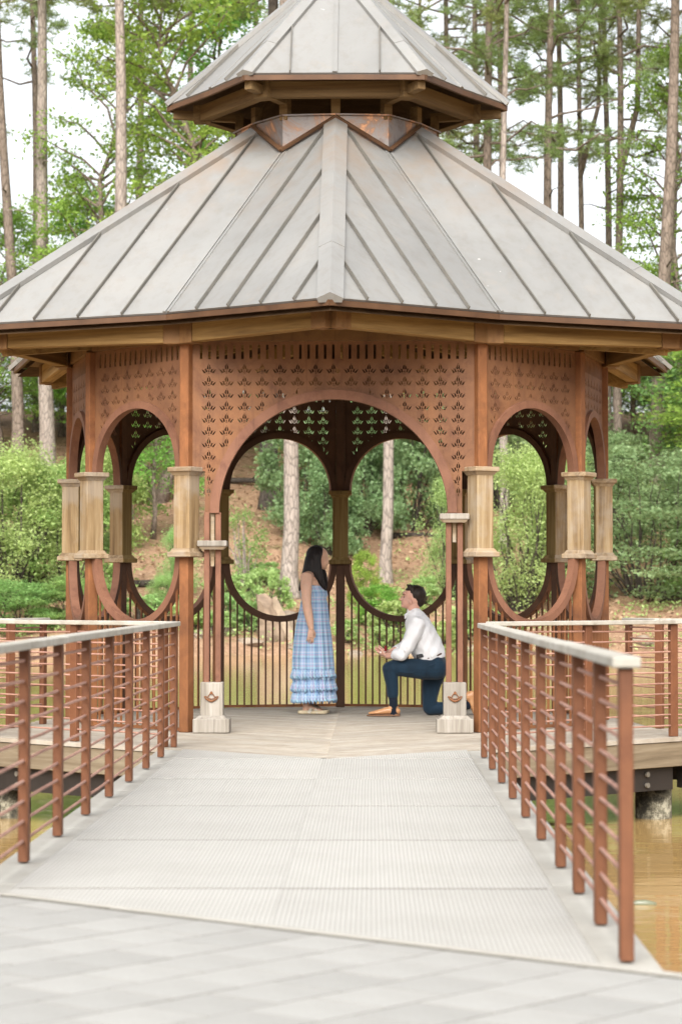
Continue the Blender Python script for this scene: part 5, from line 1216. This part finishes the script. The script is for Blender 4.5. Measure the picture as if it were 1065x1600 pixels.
# leaf litter and scattered ground plants on the bank (uncountable)
n = 26000; d_ = rng.uniform(78.3, 122, n); px_ = rng.uniform(-60, 1120, n); xx = CAMX + (px_ - 580) / FPX * d_; yy = d_ - D0
zz = np.array([ground_z(a, b) for a, b in zip(xx, yy)]) + rng.uniform(0.02, 0.07, n)
V = leaf_quads(np.stack([xx, yy, zz], 1), rand_normals(n, 1.6), rng.uniform(0.07, 0.24, n), 0.4)
me = quads_mesh('leaf_litter', V, n)
LIT = leaf_mat('dry_leaf_litter', (0.20, 0.12, 0.07), (0.50, 0.35, 0.23), 0.05, 0.0)
tag(link_mesh('leaf_litter', me, LIT), 'dry pine straw and fallen leaves covering the far bank', 'leaf litter', kind='stuff')
cl = rng.uniform(0, 1, (260, 2)); Cs = []; Ss = []
for u, w_ in cl:
    d = 78.2 + 34 * w_ ** 1.6; px = -60 + 1180 * u; x = X_at(px, d); y = d - D0
    m = int(rng.uniform(20, 70)); o = rng.normal(size=(m, 3)) * np.array((0.45, 0.45, 0.0)); 
    P_ = np.array((x, y, 0)) + o; P_[:, 2] = [ground_z(a, b) + 0.05 + abs(rng.normal()) * 0.16 for a, b in P_[:, :2]]; Cs.append(P_); Ss.append(rng.uniform(0.08, 0.19, m))
C = np.concatenate(Cs); S = np.concatenate(Ss)
me = quads_mesh('ground_cover', leaf_quads(C, rand_normals(len(C), 0.8), S), len(C))
tag(link_mesh('ground_cover', me, LEAF_LIGHT), 'patches of small green seedlings over the straw bank', 'ground cover', kind='stuff')
# carp just under the surface beside the bridge
fx, fy = X_at(1003, 14.8), 14.8 - D0
fish = tag(empty('fish', (fx, fy, WATER_Z)), 'small grey fish at the pond surface beside the bridge rail end', 'fish')
fb = MB(); rings = [(-0.10, 0.004), (-0.085, 0.014), (-0.04, 0.026), (0.01, 0.028), (0.05, 0.018), (0.075, 0.008)]
fv = []; 
for x_, r_ in rings:
    for j in range(10):
        a = 2 * math.pi * j / 10; fv.append((x_, r_ * 0.7 * math.cos(a), 0.004 + r_ * math.sin(a)))
fb.add(fv, [(i * 10 + j, i * 10 + (j + 1) % 10, (i + 1) * 10 + (j + 1) % 10, (i + 1) * 10 + j) for i in range(5) for j in range(10)] + [tuple(range(9, -1, -1)), tuple(range(50, 60))])
fb.build('body', mat_plain('fish_skin', (0.16, 0.17, 0.11), 0.3), fish, smooth=True)
tf = MB(); tf.v = [(-0.095, -.004, 0.004), (-0.135, -.003, 0.045), (-0.12, -.003, 0.012), (-0.138, -.003, -0.012), (-0.095, .004, 0.004), (-0.135, .003, 0.045), (-0.12, .003, 0.012), (-0.138, .003, -0.012)]
tf.f = [(0, 1, 2), (0, 2, 3), (6, 5, 4), (7, 6, 4), (0, 4, 5, 1), (1, 5, 6, 2), (2, 6, 7, 3), (3, 7, 4, 0)]
tf.build('tail_fin', mat_plain('pale_fin', (0.6, 0.58, 0.52), 0.4), fish)


# the same wood going on along the bank to both sides
for k in range(34):
    px = (-110 - 36 * k) if k % 2 else (1150 + 36 * (k - 1)); d = random.uniform(100, 128)
    pine(px, px + random.uniform(-12, 12), d, random.uniform(0.4, 0.7), (BARK_BROWN, BARK_PALE)[k % 3 == 0], k % 3, 'pine in the open wood further along the bank', 'pines further along the bank')
for k in range(44):
    px = (-90 - 28 * k) if k % 2 else (1120 + 28 * (k - 1)); d = random.uniform(98, 132)
    tree(('under', 'maple', 'under', 'gum')[(k // 2) % 4], px, d, random.uniform(0.6, 0.95), random.uniform(0.9, 1.2), 'leafy tree in the open wood further along the bank', group='leafy trees further along the bank')
for k in range(40):
    px = (-70 - 30 * k) if k % 2 else (1140 + 30 * (k - 1)); d = random.uniform(80, 98)
    shrub(('ivy', 'rhodo', 'feather', 'tier', 'leafy')[(k // 2) % 5], px, d, random.uniform(3.5, 6.5), random.uniform(2.5, 5.0), 'shrub on the bank further along the shore', group='shrubs further along the bank')
